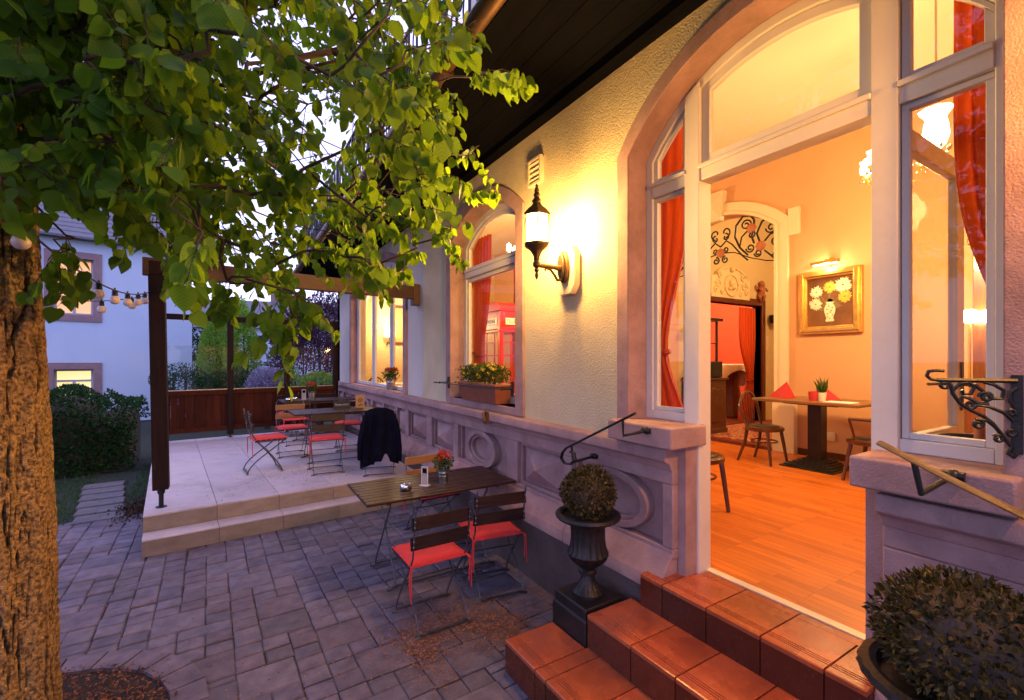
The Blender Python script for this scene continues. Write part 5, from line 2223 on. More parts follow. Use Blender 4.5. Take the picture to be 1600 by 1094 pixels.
for (a, b, c_, d_), mm in ((wA, 'window_orange'), (wB, 'window_yellow'), (w_l[0], 'window_orange'), (w_l[1], 'window_yellow')):
    m_ = MB()
    t_ = .19
    for q in ((a - t_, a, c_ - t_, d_ + t_), (b, b + t_, c_ - t_, d_ + t_), (a, b, c_ - t_, c_), (a, b, d_, d_ + t_)):
        m_.box(q[0], q[1], -.04, .12, q[2], q[3])
    m_.v = [tuple(HM @ Vector(p)) for p in m_.v]
    so1 = m_.build("window_surround", M['house_stone'], OH)
    m_ = MB()
    f = .055
    zm = c_ + (d_ - c_) * (.62 if mm == 'window_yellow' else .66)
    cx = (a + b) / 2
    for q in ((a, a + f, c_, d_), (b - f, b, c_, d_), (a + f, b - f, c_, c_ + f), (a + f, b - f, d_ - f, d_), (a + f, b - f, zm - .03, zm + .03), (cx - .035, cx + .035, c_ + f, zm - .03)):
        m_.box(q[0], q[1], .13, .19, q[2], q[3])
    zq = c_ + (zm - c_) * .5
    m_.box(a + f, cx - .035, .14, .18, zq - .012, zq + .012); m_.box(cx + .035, b - f, .14, .18, zq - .012, zq + .012)
    m_.v = [tuple(HM @ Vector(p)) for p in m_.v]
    fr_ = m_.build("window", M['greywood'], OH)
    m_ = MB()
    m_.box(a, b, .26, .28, c_, d_)
    m_.v = [tuple(HM @ Vector(p)) for p in m_.v]
    m_.build("lit_blind", M[mm], fr_)
    m_ = MB()
    m_.box(a + f * .8, b - f * .8, .158, .162, c_ + f * .8, d_ - f * .8)
    m_.v = [tuple(HM @ Vector(p)) for p in m_.v]
    m_.build("pane", M['dim_glass'], fr_)

# far house behind the garden
FC = at(300, 563, D=34); FD = at(545, 563, D=37)
FH = thing("far_house", "distant pale house with slate roof and chimney beyond the garden", "house", ((FC.x + FD.x) / 2, (FC.y + FD.y) / 2, 0))
d = (FD - FC); d.z = 0; L_ = d.length; d.normalize(); n_ = Vector((-d.y, d.x, 0))
FM = Matrix.Translation((FC.x, FC.y, 0)) @ Matrix(((d.x, n_.x, 0, 0), (d.y, n_.y, 0, 0), (0, 0, 1, 0), (0, 0, 0, 1)))
zE = at(350, 512, D=35).z; zR = at(350, 476, D=38).z
m_ = MB(); m_.box(0, L_, 0, 7, -.03, zE, FM); m_.build("wall", M['house_wall'], FH)
m_ = MB()
m_.hexa([FM @ Vector(p) for p in ((-.4, -.4, zE - .05), (L_ + .4, -.4, zE - .05), (L_ + .4, 7.4, zE - .05), (-.4, 7.4, zE - .05), (-.4, 3.2, zR + .3), (L_ + .4, 3.2, zR + .3), (L_ + .4, 3.8, zR + .3), (-.4, 3.8, zR + .3))])
ro = m_.build("roof", M['slate'], FH)
m_ = MB(); m_.box(L_ * .42, L_ * .42 + .8, 3.1, 3.9, zR, zR + 1.3, FM); m_.build("chimney", M['house_stone'], ro)
for k in range(4):
    m_ = MB(); xx = L_ * (.1 + .25 * k)
    m_.box(xx, xx + 1.1, -.05, .05, zE - 2.0, zE - .6, FM)
    m_.build("window", M['ink'], FH)
sv = at(312, 592, D=13.8)
cv = MB()
cv.lathe([(.0001, 0), (.30, 0), (.33, .05), (.34, .7), (.30, .85), (.20, .93), (.0001, .95)], 24, (sv.x, sv.y, 0))
cv.lathe([(.345, .30), (.35, .32), (.345, .34)], 24, (sv.x, sv.y, 0))
tag(cv.build("water_butt", M['slate'], None, smooth='auto'), "dark rounded water butt between old house and green shrub", "water butt")

# ------------------------------------------------------------------ inside the restaurant
def curtain(label, x, y0, y1, zt, zb, tie=None, group=None, folds=7, amp=.03, axis='y', name="curtain"):
    """folded drape; tie = (z, y, width) gathers it"""
    t = thing(name, label, "curtain", (x, (y0 + y1) / 2, zb) if axis == 'y' else ((y0 + y1) / 2, x, zb), 0, group)
    nu, nv = folds * 10, 30
    vs, fs_q = [], []
    for a in range(nv + 1):
        z = zt + (zb - zt) * a / nv
        ya, yb = y0, y1
        if tie:
            tz, ty, tw_ = tie
            f = math.exp(-((z - tz) / (.55 if z > tz else .38)) ** 2)
            ya = y0 + (ty - tw_ / 2 - y0) * f
            yb = y1 + (ty + tw_ / 2 - y1) * f
        for b in range(nu + 1):
            u = b / nu
            o = amp * math.sin(u * folds * 2 * PI + .5 * math.sin(z * 2.1)) * (1 + .25 * math.sin(z * 1.3 + u * 5))
            y_ = ya + (yb - ya) * u
            vs.append((x + o, y_, z) if axis == 'y' else (y_, x + o, z))
    for a in range(nv):
        for b in range(nu):
            q = a * (nu + 1) + b
            fs_q.append((q, q + 1, q + nu + 2, q + nu + 1))
    mb = MB(); mb.add(vs, fs_q)
    mb.build("drape", M['red_cloth'], t, smooth=True)
    if tie:
        tb = MB()
        tz, ty, tw_ = tie
        ring = [(x + (amp + .02) * math.cos(q), ty + (tw_ / 2 + .02) * math.sin(q), tz + .02 * math.sin(q)) for q in [2 * PI * i / 20 for i in range(21)]]
        if axis != 'y': ring = [(p[1], p[0], p[2]) for p in ring]
        tb.tube(ring, .018, 6)
        tb.build("tieback", M['red_cloth'], t)
    return t


curtain("red drape tied back behind the glass left of the doorway", 2.72, 2.06, 2.50, 3.66, .62, (1.95, 2.33, .14), folds=5, amp=.03)
curtain("red drape gathered at the right edge of the right side light", 2.70, .44, .69, 3.66, .62, (1.75, .44, .10), folds=4, amp=.03)
curtain("red drape at the left side of the flower box window", 2.66, 4.82, 5.26, 3.40, .62, (1.95, 5.12, .20), folds=6, amp=.028)
curtain("striped red drape tied back in the inner doorway", 5.62, 9.02, 9.58, 2.98, .62, (1.45, 9.42, .16), folds=6, amp=.03, axis='x')
curtain("long red drape on the rear dining room wall", 6.58, 9.4, 10.6, 4.6, .62, None, folds=8, amp=.04)

# open door leaf beside the right post
DL = thing("open_door_leaf", "white glazed door leaf standing open beside the right sidelight", "door", (2.56, .84, FL))
d_ = MB()
x0, x1, ya, yb = 2.56, 3.40, .822, .862
for a, b, c_, e_ in ((x0, x0 + .09, FL + .01, 2.94), (x1 - .11, x1, FL + .01, 2.94), (x0 + .09, x1 - .11, 2.84, 2.94), (x0 + .09, x1 - .11, 1.44, 1.52), (x0 + .09, x1 - .11, FL + .01, .72)):
    d_.box(a, b, ya, yb, c_, e_)
d_.box(x0 + .09, x1 - .11, ya + .012, yb - .012, .72, 1.44)
d_.build("leaf", M['white_paint'], DL, bevel=.004)
d_ = MB(); d_.box(x0 + .08, x1 - .10, .840, .844, 1.51, 2.85); d_.build("pane", M['glass'], DL)
for sg in (-1, 1):
    d_ = MB()
    yy = .842 + sg * .024
    d_.box(x1 - .075, x1 - .045, min(yy, yy + sg * .006), max(yy, yy + sg * .006), 1.60, 1.86)
    d_.tube([(x1 - .06, yy, 1.74), (x1 - .06, yy + sg * .055, 1.74), (x1 - .17, yy + sg * .058, 1.74)], .009, 8)
    d_.build("handle", M['bronze'], DL, smooth='auto')

# chandelier
def chandelier(loc, label, power, arms=5):
    t = thing("chandelier", label, "chandelier", loc, 0, "lit glass chandeliers")
    m_ = MB()
    m_.tube([(0, 0, .35), (0, 0, CEIL - loc[2])], .008, 6)
    m_.lathe([(.0001, -.20), (.02, -.19), (.035, -.15), (.02, -.11), (.03, -.06), (.05, 0), (.025, .05), (.02, .2), (.03, .25), (.0001, .36)], 16)
    m_.build("stem", M['gold'], t, smooth='auto', world=False)
    for k in range(arms):
        a = 2 * PI * k / arms + .25
        d = Vector((math.cos(a), math.sin(a), 0))
        m_ = MB()
        m_.tube(bez(d * .03 + Vector((0, 0, -.03)), d * .10 + Vector((0, 0, -.22)), d * .19 + Vector((0, 0, -.14)), d * .21 + Vector((0, 0, -.02)), 10), .009, 6)
        m_.lathe([(.0001, -.03), (.03, -.02), (.045, 0), (.0001, .0)], 12, d * .21)
        ao = m_.build("arm", M['gold'], t, smooth='auto', world=False)
        s = MB()
        s.lathe([(.02, .0), (.04, .02), (.05, .055), (.043, .09), (.036, .11), (.05, .13)], 16, d * .21, mod=lambda i, an: 1 + .06 * math.cos(an * 8))
        s.build("glass_shade", M['shade_glow'], ao, smooth=True, world=False)
        b = MB()
        b.ball(d * .21 + Vector((0, 0, .145)), .016, 6)
        b.build("bulb", M['bulb_glow'], ao, smooth=True, world=False)
        dr = MB()
        for q in range(4):
            dr.ball(d * .21 + Vector((.045 * math.cos(q * PI / 2), .045 * math.sin(q * PI / 2), -.05)), .012, 4, 1.8)
        dr.build("crystal", M['chrome'], ao, world=False)
    point("chandelier_light", Vector(loc) + Vector((0, 0, -.42)), power, WARM, .22, t)
    return t


chandelier((5.0, 1.67, 3.58), "bright glass chandelier behind the right post of the doorway", 104)
chandelier((4.6, 7.2, 3.9), "glass chandelier deep in the room behind the arched window", 104)
# salon and red room
def pendant(loc, label, power, color=WARM):
    t = thing("pendant_lamp", label, "lamp", loc, 0, "lit pendant lamps")
    m_ = MB(); m_.tube([(0, 0, .1), (0, 0, CEIL - loc[2])], .006, 6); m_.build("cord", M['black_paint'], t, world=False)
    m_ = MB(); m_.lathe([(.03, .12), (.10, .08), (.14, 0), (.10, -.08), (.0001, -.12)], 18); m_.build("globe", M['shade_glow'], t, smooth=True, world=False)
    point("pendant_light", Vector(loc) + Vector((0, 0, -.25)), power, color, .14, t)


_q = at(1462, 200, X=3.9)
t = thing("glass_lantern", "bright glass hanging lamp behind the upper part of the right side light", "lamp", tuple(_q))
m_ = MB(); m_.tube([(0, 0, .2), (0, 0, CEIL - _q.z)], .007, 6)
for k in range(4): m_.tube([(.10 * math.cos(k * 1.57), .10 * math.sin(k * 1.57), .16), (.05 * math.cos(k * 1.57), .05 * math.sin(k * 1.57), .27), (0, 0, .32)], .005, 5)
m_.build("hanger", M['chrome'], t, world=False)
m_ = MB(); m_.lathe([(.0001, -.15), (.02, -.145), (.05, -.11), (.066, -.05), (.058, .02), (.05, .06), (.075, .10), (.088, .115)], 24, mod=lambda i, an: 1 + .05 * math.cos(an * 9)); m_.build("glass_shade", M['lamp_glass'], t, smooth=True, world=False)
m_ = MB()
for k in range(10): m_.ball((.07 * math.cos(k * .63), .07 * math.sin(k * .63), -.14 - .02 * (k % 2)), .010, 4, 1.7)
m_.build("crystal", M['chrome'], t, world=False)
point("glass_lantern_light", tuple(_q), 12, WARM, .06, t)
pendant((8.6, 3.0, 4.2), "globe lamp in the salon behind the inner arch", 74)
pendant((9.6, 7.6, 3.9), "globe lamp in the red room", 130)
# wall light on the end wall
t = thing("wall_lamp", "white shaded wall lamp on the end wall behind the far window", "wall lamp", (3.52, 11.85, 2.6))
m_ = MB(); m_.lathe([(.15, -.12), (.15, .12)], 20); m_.build("glowing_shade", M['shade_glow'], t, world=False)
m_ = MB(); m_.tube([(0, .05, -.3), (0, 0, -.25), (0, 0, -.12)], .012, 6)
for k in range(5): m_.ball((.07 * math.cos(k * 1.25), .07 * math.sin(k * 1.25) * .6, -.3 + .03 * (k % 2)), .018, 4, 1.6)
m_.build("arm", M['bronze'], t, world=False)
point("wall_lamp_light", (3.5, 11.4, 2.85), 42, (1, .72, .36), .12, t)

# painting with picture light
PP = thing("flower_painting", "gold framed painting of white and yellow flowers in a vase", "painting", (6.68, 2.90, 2.2))
py0, py1, pz0, pz1 = 2.53, 3.27, 2.22, 3.06
m_ = MB()
for k, (x0, fw0, fw1) in enumerate(((6.63, 0, .045), (6.60, .03, .075), (6.64, .07, .10))):
    for a, b, c_, e_ in ((py0 + fw0, py0 + fw1, pz0 + fw0, pz1 - fw0), (py1 - fw1, py1 - fw0, pz0 + fw0, pz1 - fw0), (py0 + fw1, py1 - fw1, pz0 + fw0, pz0 + fw1), (py0 + fw1, py1 - fw1, pz1 - fw1, pz1 - fw0)):
        m_.box(x0, 6.698, a, b, c_, e_)
m_.build("frame", M['gold'], PP, bevel=.006)
m_ = MB(); m_.box(6.675, 6.69, py0 + .09, py1 - .09, pz0 + .09, pz1 - .09)
cvs = m_.build("canvas", M['canvas'], PP)
yc = 2.90


def mum(y, z, rad, m, seed):
    r = random.Random(seed)
    b = MB()
    for ring, (rr, n, x) in enumerate(((1, 26, 6.673), (.72, 20, 6.6715), (.42, 13, 6.670))):
        for k in range(n):
            a = 2 * PI * k / n + r.uniform(-.1, .1)
            l = rad * rr * r.uniform(.85, 1.1)
            wd = .10 * rad
            c, s = math.cos(a), math.sin(a)
            q = [(.25 * l, -wd * .5), (.75 * l, -wd), (l, 0), (.75 * l, wd), (.25 * l, wd * .5)]
            b.prism([(y + c * p - s * w_, z + s * p + c * w_) for p, w_ in q], YZ, x - .0008 - .0002 * (k % 3), x)
    b.build("painted_flower", m, cvs)


zz0 = pz0 + .09
m_ = MB()
for (y, z, a, l) in ((2.80, 2.60, .5, .16), (2.76, 2.57, .1, .15), (2.98, 2.60, 2.6, .16), (3.05, 2.56, 3.3, .15), (2.90, 2.62, 1.5, .12), (2.84, 2.54, -.3, .15), (2.99, 2.53, 3.6, .14)):
    c, s = math.cos(a), math.sin(a)
    q = [(0, 0), (.3, -.18), (.7, -.14), (1, 0), (.7, .14), (.3, .18)]
    m_.prism([(y + l * (c * p - s * w_), z + l * (s * p + c * w_)) for p, w_ in q], YZ, 6.6725, 6.6738)
for (ya, za, yb_, zb_) in ((2.90, 2.55, 2.78, 2.72), (2.90, 2.55, 3.02, 2.74), (2.9, 2.55, 2.9, 2.78), (2.9, 2.55, 2.74, 2.64), (2.9, 2.55, 3.08, 2.66)):
    m_.bar((6.6732, ya, za), (6.6732, yb_, zb_), .012, .001, (1, 0, 0))
m_.build("painted_leaf", M['paint_leaf'], cvs)
mum(3.06, 2.78, .085, M['petal_white'], 1); mum(2.90, 2.83, .08, M['petal_yellow'], 2); mum(2.75, 2.84, .105, M['petal_white'], 3); mum(2.73, 2.69, .085, M['petal_yellow'], 4); mum(3.07, 2.62, .085, M['petal_white'], 5)
m_ = MB()
hv = [(.045, 2.38), (.05, 2.40), (.038, 2.42), (.062, 2.50), (.066, 2.55), (.05, 2.59), (.035, 2.61), (.05, 2.635)]
m_.prism([(yc - w_, z) for w_, z in hv] + [(yc + w_, z) for w_, z in reversed(hv)], YZ, 6.6695, 6.6712)
m_.build("painted_vase", M['petal_white'], cvs)
m_ = MB()
for k in range(9): m_.ball((6.6694, yc + .035 * math.sin(k * 2.4), 2.42 + .02 * k), .009, 4)
m_.build("vase_decor", M['paint_leaf'], cvs)
pl = MB()
pl.tube([(6.69, yc, 3.10), (6.62, yc, 3.18), (6.55, yc, 3.17)], .012, 8)
pl.ball((6.66, yc - .03, 3.16), .05, 8)
pl.tube([(6.54, yc - .17, 3.14), (6.54, yc + .17, 3.14)], .022, 10)
pl.build("picture_lamp", M['gold'], PP, smooth='auto')
plt = MB(); plt.tube([(6.545, yc - .14, 3.122), (6.545, yc + .14, 3.122)], .012, 8); plt.build("lamp_tube", M['bulb_glow'], PP)
point("picture_light", (6.54, yc, 3.08), 3.5, (1, .75, .4), .04, PP)

# relief plaque, cherub, speaker, switch, socket, coat
RY = 5.46
RP = thing("relief_plaque", "cream plaster relief with an oval medallion above the inner doorway", "relief", (8.3, 5.5, 3.2))


def on2(u, v): p = at(u, v, Y=5.49); return p.x, p.z


xa, za = on2(1109, 463); xb, zb = on2(1169, 466)
zt = on2(1140, 416)[1]
m_ = MB()
h = zt - za
w__ = xb - xa
out_ = [(xa, za), (xb, za), (xb, za + h * .62), (xb - w__ * .1, za + h * .66)]
out_ += [(xa + w__ * .5 + w__ * .40 * math.cos(t), za + h * .62 + h * .36 * math.sin(t)) for t in [PI * i / 14 for i in range(15)]]
out_ += [(xa + w__ * .1, za + h * .66), (xa, za + h * .62)]
m_.prism(out_, XZ, 5.455, 5.499)
m_.build("panel", M['plaster_relief'], RP, bevel=.01)
m_ = MB()
cx, cz = xa + w__ * .5, za + h * .40
m_.tube([(cx + w__ * .17 * math.cos(t), 5.45, cz + h * .32 * math.sin(t)) for t in [2 * PI * i / 28 for i in range(29)]], .022, 6)
m_.ball((cx - .02, 5.45, cz + .03), .06, 6, 1.4); m_.ball((cx + .04, 5.45, cz - .05), .07, 6, .7); m_.ball((cx - .06, 5.45, cz - .07), .05, 6, .8)
for sg in (-1, 1):
    for (dx, dz, rr) in ((.34, .0, .10), (.30, .26, .08), (.40, -.18, .06), (.24, -.24, .05)):
        m_.tube([(p[0], 5.448, p[1]) for p in spiral(cx + sg * w__ * dx, cz + h * dz, rr, .02, 0 if sg > 0 else PI, 1.5 * sg, 18)], .018, 5)
    m_.tube([(cx + sg * w__ * (.1 + .28 * t), 5.448, cz + h * (.52 - .22 * t * t)) for t in [i / 6 for i in range(7)]], .025, 6)
m_.ball((cx, 5.44, cz + h * .48), .06, 6)
m_.build("ornament", M['plaster_relief'], RP, smooth=True)
cxx, czz = on2(1187, 455)
CB = MB()
CB.ball((cxx, 5.45, czz + .13), .065, 7)
CB.ball((cxx - .02, 5.45, czz), .075, 7, 1.35)
CB.tube([(cxx - .03, 5.45, czz - .06), (cxx + .05, 5.42, czz - .11), (cxx + .02, 5.44, czz - .22)], [.05, .042, .025], 8)
CB.tube([(cxx - .05, 5.45, czz - .06), (cxx - .10, 5.43, czz - .13), (cxx - .06, 5.44, czz - .24)], [.05, .042, .025], 8)
CB.tube([(cxx + .04, 5.45, czz + .05), (cxx + .12, 5.42, czz + .04), (cxx + .17, 5.42, czz + .0)], [.03, .024, .016], 8)
CB.tube([(cxx - .07, 5.45, czz + .05), (cxx - .12, 5.43, czz + .02), (cxx - .06, 5.41, czz + .0)], [.03, .024, .018], 8)
for sg in (-1, 1):
    CB.prism([(cxx + sg * .04, czz + .04), (cxx + sg * .16, czz + .12), (cxx + sg * .19, czz + .05), (cxx + sg * .12, czz - .02)], XZ, 5.47, 5.495)
for k in range(8): CB.ball((cxx + .05 * math.cos(k * .8), 5.44, czz + .16 + .03 * math.sin(k * .8)), .026, 5)
tag(CB.build("cherub_figure", M['cherub'], None, smooth=True), "small reddish winged child figure on the wall above the inner doorway", "wall figure")
u0 = at(1203, 500, X=6.98)
sp_ = thing("loudspeaker", "small black wall loudspeaker beside the inner arch", "loudspeaker", (10.05, 5.4, 2.75))
xs_, zs_ = on2(1203, 500)
m_ = MB(); m_.box(xs_ - .12, xs_ + .22, 5.25, 5.45, zs_ - .08, zs_ + .10); m_.build("cabinet", M['black_paint'], sp_, bevel=.02)
m_ = MB(); m_.tube([(xs_, 5.44, zs_), (xs_, 5.499, zs_ + .05)], .02, 6); m_.build("wall_mount", M['black_paint'], sp_)
for (u, v, lab, zz) in ((1198, 537, "white light switch strip beside the inner doorway", .16),):
    xw, zw = on2(u, v)
    m_ = MB(); m_.box(xw - .05, xw + .05, 5.482, 5.499, zw - zz, zw + zz)
    for k in range(3): m_.box(xw - .03, xw + .03, 5.475, 5.483, zw - zz + .03 + k * .095, zw - zz + .10 + k * .095)
    tag(m_.build("light_switch", M['trim_cream'], None, bevel=.003), lab, "light switch")
pq = at(1297, 682, X=6.69)
m_ = MB(); m_.box(6.682, 6.699, pq.y - .055, pq.y + .055, pq.z - .055, pq.z + .055)
m_.lathe([(.0001, 0), (.03, 0), (.03, .004)], 16, M=Matrix.Translation((6.682, pq.y, pq.z)) @ Matrix.Rotation(-PI / 2, 4, 'Y'))
tag(m_.build("power_socket", M['trim_cream'], None, bevel=.003), "cream power socket low on the wall under the painting", "socket")

# iron grille in the inner arch
GR = thing("arch_grille", "black wrought iron scroll grille with copper rosettes in the inner arch", "grille", (6.8, 4.55, 3.3))
m_ = MB()
GX = 6.80


def gsp(*a, r=.013): m_.tube([(GX, p[0], p[1]) for p in spiral(*a)], r, 5)
def gcv(pts, r=.015): m_.tube([(GX, a, b) for a, b in pts], r, 6)


for sg in (-1, 1):
    Y = lambda o: 4.55 + sg * o
    def SP(oy, z, r0, r1, a0, tn, r=.013):
        pts = spiral(0, z, r0, r1, a0, tn)
        m_.tube([(GX, Y(oy + p[0]), p[1]) for p in pts], r, 5)
    def CV(pts, r=.016): m_.tube([(GX, Y(a), b) for a, b in pts], r, 6)
    CV([(0.0, 3.62), (.25, 3.58), (.5, 3.45), (.75, 3.36), (.93, 3.33)], .009)
    CV([(.46, 3.50), (.33, 3.64), (.25, 3.82), (.27, 4.0), (.38, 4.12), (.50, 4.10), (.56, 4.02), (.56, 3.90), (.52, 3.78), (.56, 3.66)])
    CV([(.33, 3.66), (.36, 3.8), (.45, 3.87), (.52, 3.88)], .013)
    SP(.43, 3.97, .085, .02, 0, 1.4); SP(.52, 3.80, .06, .015, PI * .5, -1.3)
    SP(.50, 3.60, .07, .018, PI, 1.4); SP(.62, 3.50, .06, .018, PI, 1.4)
    CV([(.66, 3.62), (.60, 3.80), (.68, 3.96), (.80, 4.02), (.92, 4.0)])
    SP(.74, 4.02, .06, .015, -PI * .4, 1.4); SP(.82, 3.84, .085, .02, PI, 1.4)
    CV([(.72, 3.66), (.80, 3.74), (.92, 3.78)], .013); SP(.88, 3.62, .06, .015, PI * .5, 1.3)
    CV([(.72, 3.52), (.90, 3.34)], .014); SP(.88, 3.44, .05, .015, PI, 1.3); SP(.90, 3.22, .05, .015, 0, 1.2)
    CV([(.0, 3.72), (.10, 3.80), (.20, 3.72), (.36, 3.52), (.46, 3.42)], .013)
    SP(.08, 3.50, .06, .015, PI * .5, 1.3); SP(.09, 3.66, .05, .012, PI, 1.3)
    SP(.09, 3.94, .09, .03, -PI / 2, .8); SP(.09, 3.86, .06, .02, PI / 2, -.9)
m_.build("scrollwork", M['iron'], GR)
for oy, z in ((0, 3.62), (.52, 3.90), (-.52, 3.90), (.66, 3.60), (-.66, 3.60)):
    b = MB()
    b.lathe([(.0001, -.03), (.04, -.024), (.075, -.01), (.075, .01)], 16, M=Matrix.Translation((GX - .0, 4.55 + oy, z)) @ Matrix.Rotation(PI / 2, 4, 'Y'), mod=lambda i, an: 1 + .08 * math.cos(an * 8))
    b.build("rosette", M['cherub'], GR, smooth='auto')

# pedestal table with napkins, plant, candle
DT = thing("dining_table", "wooden table on a black iron pedestal under the flower painting", "table", (6.08, 2.78, FL))
TH = .82
m_ = MB(); m_.box(-.40, .40, -.58, .58, TH - .035, TH); m_.build("tabletop", M['table_wood'], DT, world=False, bevel=.006)
m_ = MB()
for k in range(7): m_.box(-.30 + k * .036, .30 - k * .036, -.30 + k * .036, .30 - k * .036, k * .018, (k + 1) * .018)
m_.box(-.075, .075, -.075, .075, .12, TH - .06); m_.box(-.2, .2, -.3, .3, TH - .06, TH - .036)
m_.build("pedestal", M['black_paint'], DT, world=False, bevel=.003)
TT = FL + TH


def napkin(y, lab, sg):
    m_ = MB()
    x = 6.0
    q = [(x - .10, y - .13 * sg, TT + .001), (x + .10, y - .16 * sg, TT + .001), (x + .02, y + .14 * sg, TT + .001), (x + .01, y - .10 * sg, TT + .21)]
    m_.add(q, [(0, 1, 3), (1, 2, 3), (2, 0, 3), (0, 2, 1)])
    tag(m_.build("napkin", M['napkin'], None), lab, "napkin", "red folded napkins on the dining table")


napkin(3.20, "red folded napkin at the left end of the dining table", 1)
napkin(2.62, "red folded napkin right of the small green plant", -1)
m_ = MB(); m_.lathe([(.0001, 0), (.042, 0), (.05, .11), (.044, .11), (.038, .02)], 18)
o = m_.build("candle_glass", M['napkin'], None, smooth='auto'); o.location = (5.85, 2.72, TT)
tag(o, "small red candle glass on the dining table", "candle glass")
t = thing("succulent", "spiky green succulent in a white pot on the dining table", "potted plant", (5.92, 2.66, TT))
m_ = MB(); m_.lathe([(.0001, 0), (.04, 0), (.052, .10), (.046, .10), (.044, .08), (.0001, .08)], 18); m_.build("pot", M['sign_white'], t, smooth='auto', world=False)
vs, fs, cs = [], [], []
r = random.Random(5)
for k in range(22):
    d = Vector((r.gauss(0, .35), r.gauss(0, .35), 1)).normalized()
    small_leaf(vs, fs, cs, Vector((0, 0, .08)), d, rv3(r), r.uniform(.12, .22), r.random(), .16)
mesh_obj("foliage", vs, fs, cs, M['pot_leaf'], t, world=False)
m_ = MB(); m_.box(5.72, 5.92, 2.28, 2.56, TT + .001, TT + .012)
tag(m_.build("menu_booklet", M['white_cloth'], None, bevel=.003), "pale menu booklet lying on the dining table", "menu")


# bentwood chairs
def bentwood(loc, rz, label, arms=False):
    t = thing("bentwood_chair", label, "chair", loc, rz, "dark bentwood chairs in the dining room")
    m_ = MB()
    m_.lathe([(.0001, .455), (.205, .462), (.222, .45), (.222, .415), (.20, .405), (.0001, .405)], 28)
    m_.build("seat", M['bentwood'], t, smooth='auto', world=False)
    m_ = MB(); m_.lathe([(.0001, .475), (.15, .472), (.175, .462)], 24); m_.build("seat_pad", M['black_seat'], t, smooth=True, world=False)
    for sx in (-1, 1):
        m_ = MB(); m_.tube([(sx * .15, .12, .44), (sx * .165, .15, .25), (sx * .185, .185, 0)], [.023, .021, .016], 8); m_.build("leg", M['bentwood'], t, smooth='auto', world=False)
        m_ = MB(); m_.tube([(sx * .155, -.13, .46), (sx * .165, -.16, .25), (sx * .19, -.24, 0)], [.023, .021, .016], 8); m_.build("leg", M['bentwood'], t, smooth='auto', world=False)
    m_ = MB()
    hoop = [(-.155, -.13, .46)] + [(.20 * math.cos(PI - PI * i / 14), -.20 - .03 * math.sin(PI * i / 14), .64 + .24 * math.sin(PI * i / 14)) for i in range(15)] + [(.155, -.13, .46)]
    m_.tube(hoop, .018, 8)
    for k in (-2, -1, 0, 1, 2): m_.tube([(k * .035, -.18, .45), (k * .05, -.215, .66), (k * .06, -.225, .87 - .012 * k * k)], .008, 6)
    m_.build("backrest", M['bentwood'], t, smooth='auto', world=False)
    m_ = MB(); m_.tube([(.15 * math.cos(2 * PI * i / 24), .15 * math.sin(2 * PI * i / 24), .27) for i in range(25)], .010, 6); m_.build("stretcher", M['bentwood'], t, smooth='auto', world=False)
    if arms:
        m_ = MB(); m_.tube([(.24 * math.cos(PI * i / 14), .10 - .30 * math.sin(PI * i / 14), .68) for i in range(15)], .018, 8)
        for sx in (-1, 1): m_.tube([(sx * .24, .10, .68), (sx * .19, .06, .44)], .013, 6)
        m_.build("armrest", M['bentwood'], t, smooth='auto', world=False)
    return t


bentwood((5.80, 3.27, FL), PI + R(0) , "bentwood chair left of the dining table under the painting")
bentwood((5.80, 2.12, FL), R(-5), "bentwood armchair right of the dining table, cut by the door post", True)
bentwood((3.55, 2.60, FL), R(150), "bentwood chair just inside the doorway, half hidden by the left post")

# salon: carpet, cabinet, draped bar table, bench, gilded mirror
cpA, cpB = at(1112, 690, Z=FL), at(1190, 652, Z=FL)
m_ = MB(); m_.box(7.0, 10.2, 3.3, 5.4, FL + .004, FL + .016)
tag(m_.build("carpet", M['carpet'], None), "red patterned oriental carpet on the floor beyond the inner arch", "carpet")
t = thing("wood_cabinet", "carved wooden cabinet just inside the inner doorway", "cabinet", (7.28, 5.15, FL))
m_ = MB(); m_.box(7.00, 7.56, 4.95, 5.44, FL + .02, FL + .95); m_.box(6.97, 7.60, 4.92, 5.45, FL + .95, FL + .99); m_.box(6.98, 7.58, 4.93, 5.44, FL + .0, FL + .10)
m_.build("body", M['bentwood'], t, bevel=.008)
m_ = MB(); m_.prism([(7.08, FL + .2), (7.50, FL + .2), (7.50, FL + .76), (7.42, FL + .82), (7.29, FL + .78), (7.16, FL + .82), (7.08, FL + .76)], XZ, 4.925, 4.951)
m_.build("door", M['bentwood'], t, bevel=.012)
t = thing("coffee_grinder", "black appliance with a tall rod standing on the carved cabinet", "appliance", (7.3, 5.15, FL + .99))
m_ = MB(); m_.box(7.15, 7.54, 5.0, 5.35, FL + .991, FL + 1.28); m_.build("housing", M['black_paint'], t, bevel=.02)
m_ = MB(); m_.tube([(7.50, 5.1, FL + 1.28), (7.50, 5.1, FL + 2.0)], .022, 8); m_.box(7.2, 7.54, 5.0, 5.2, FL + 2.0, FL + 2.05); m_.tube([(7.2, 5.1, FL + 1.6), (7.50, 5.1, FL + 1.6)], .01, 6)
m_.build("rod", M['black_paint'], t)
tp = at(1140, 600, Y=6.35)
BT = thing("bar_table", "round bar table with brown skirt and white topper in the red room", "table", (tp.x, 6.35, FL))
m_ = MB()
m_.lathe([(.36, .01), (.33, .05), (.24, .35), (.20, .7), (.24, 1.0), (.42, 1.17), (.44, 1.19)], 40, mod=lambda i, an: 1 + .05 * math.cos(an * 11) * (1 - i / 6))
m_.build("skirt", M['mahogany'], BT, smooth=True, world=False)
m_ = MB()
n = 48
vs, fs_q = [(0, 0, 1.215)], []
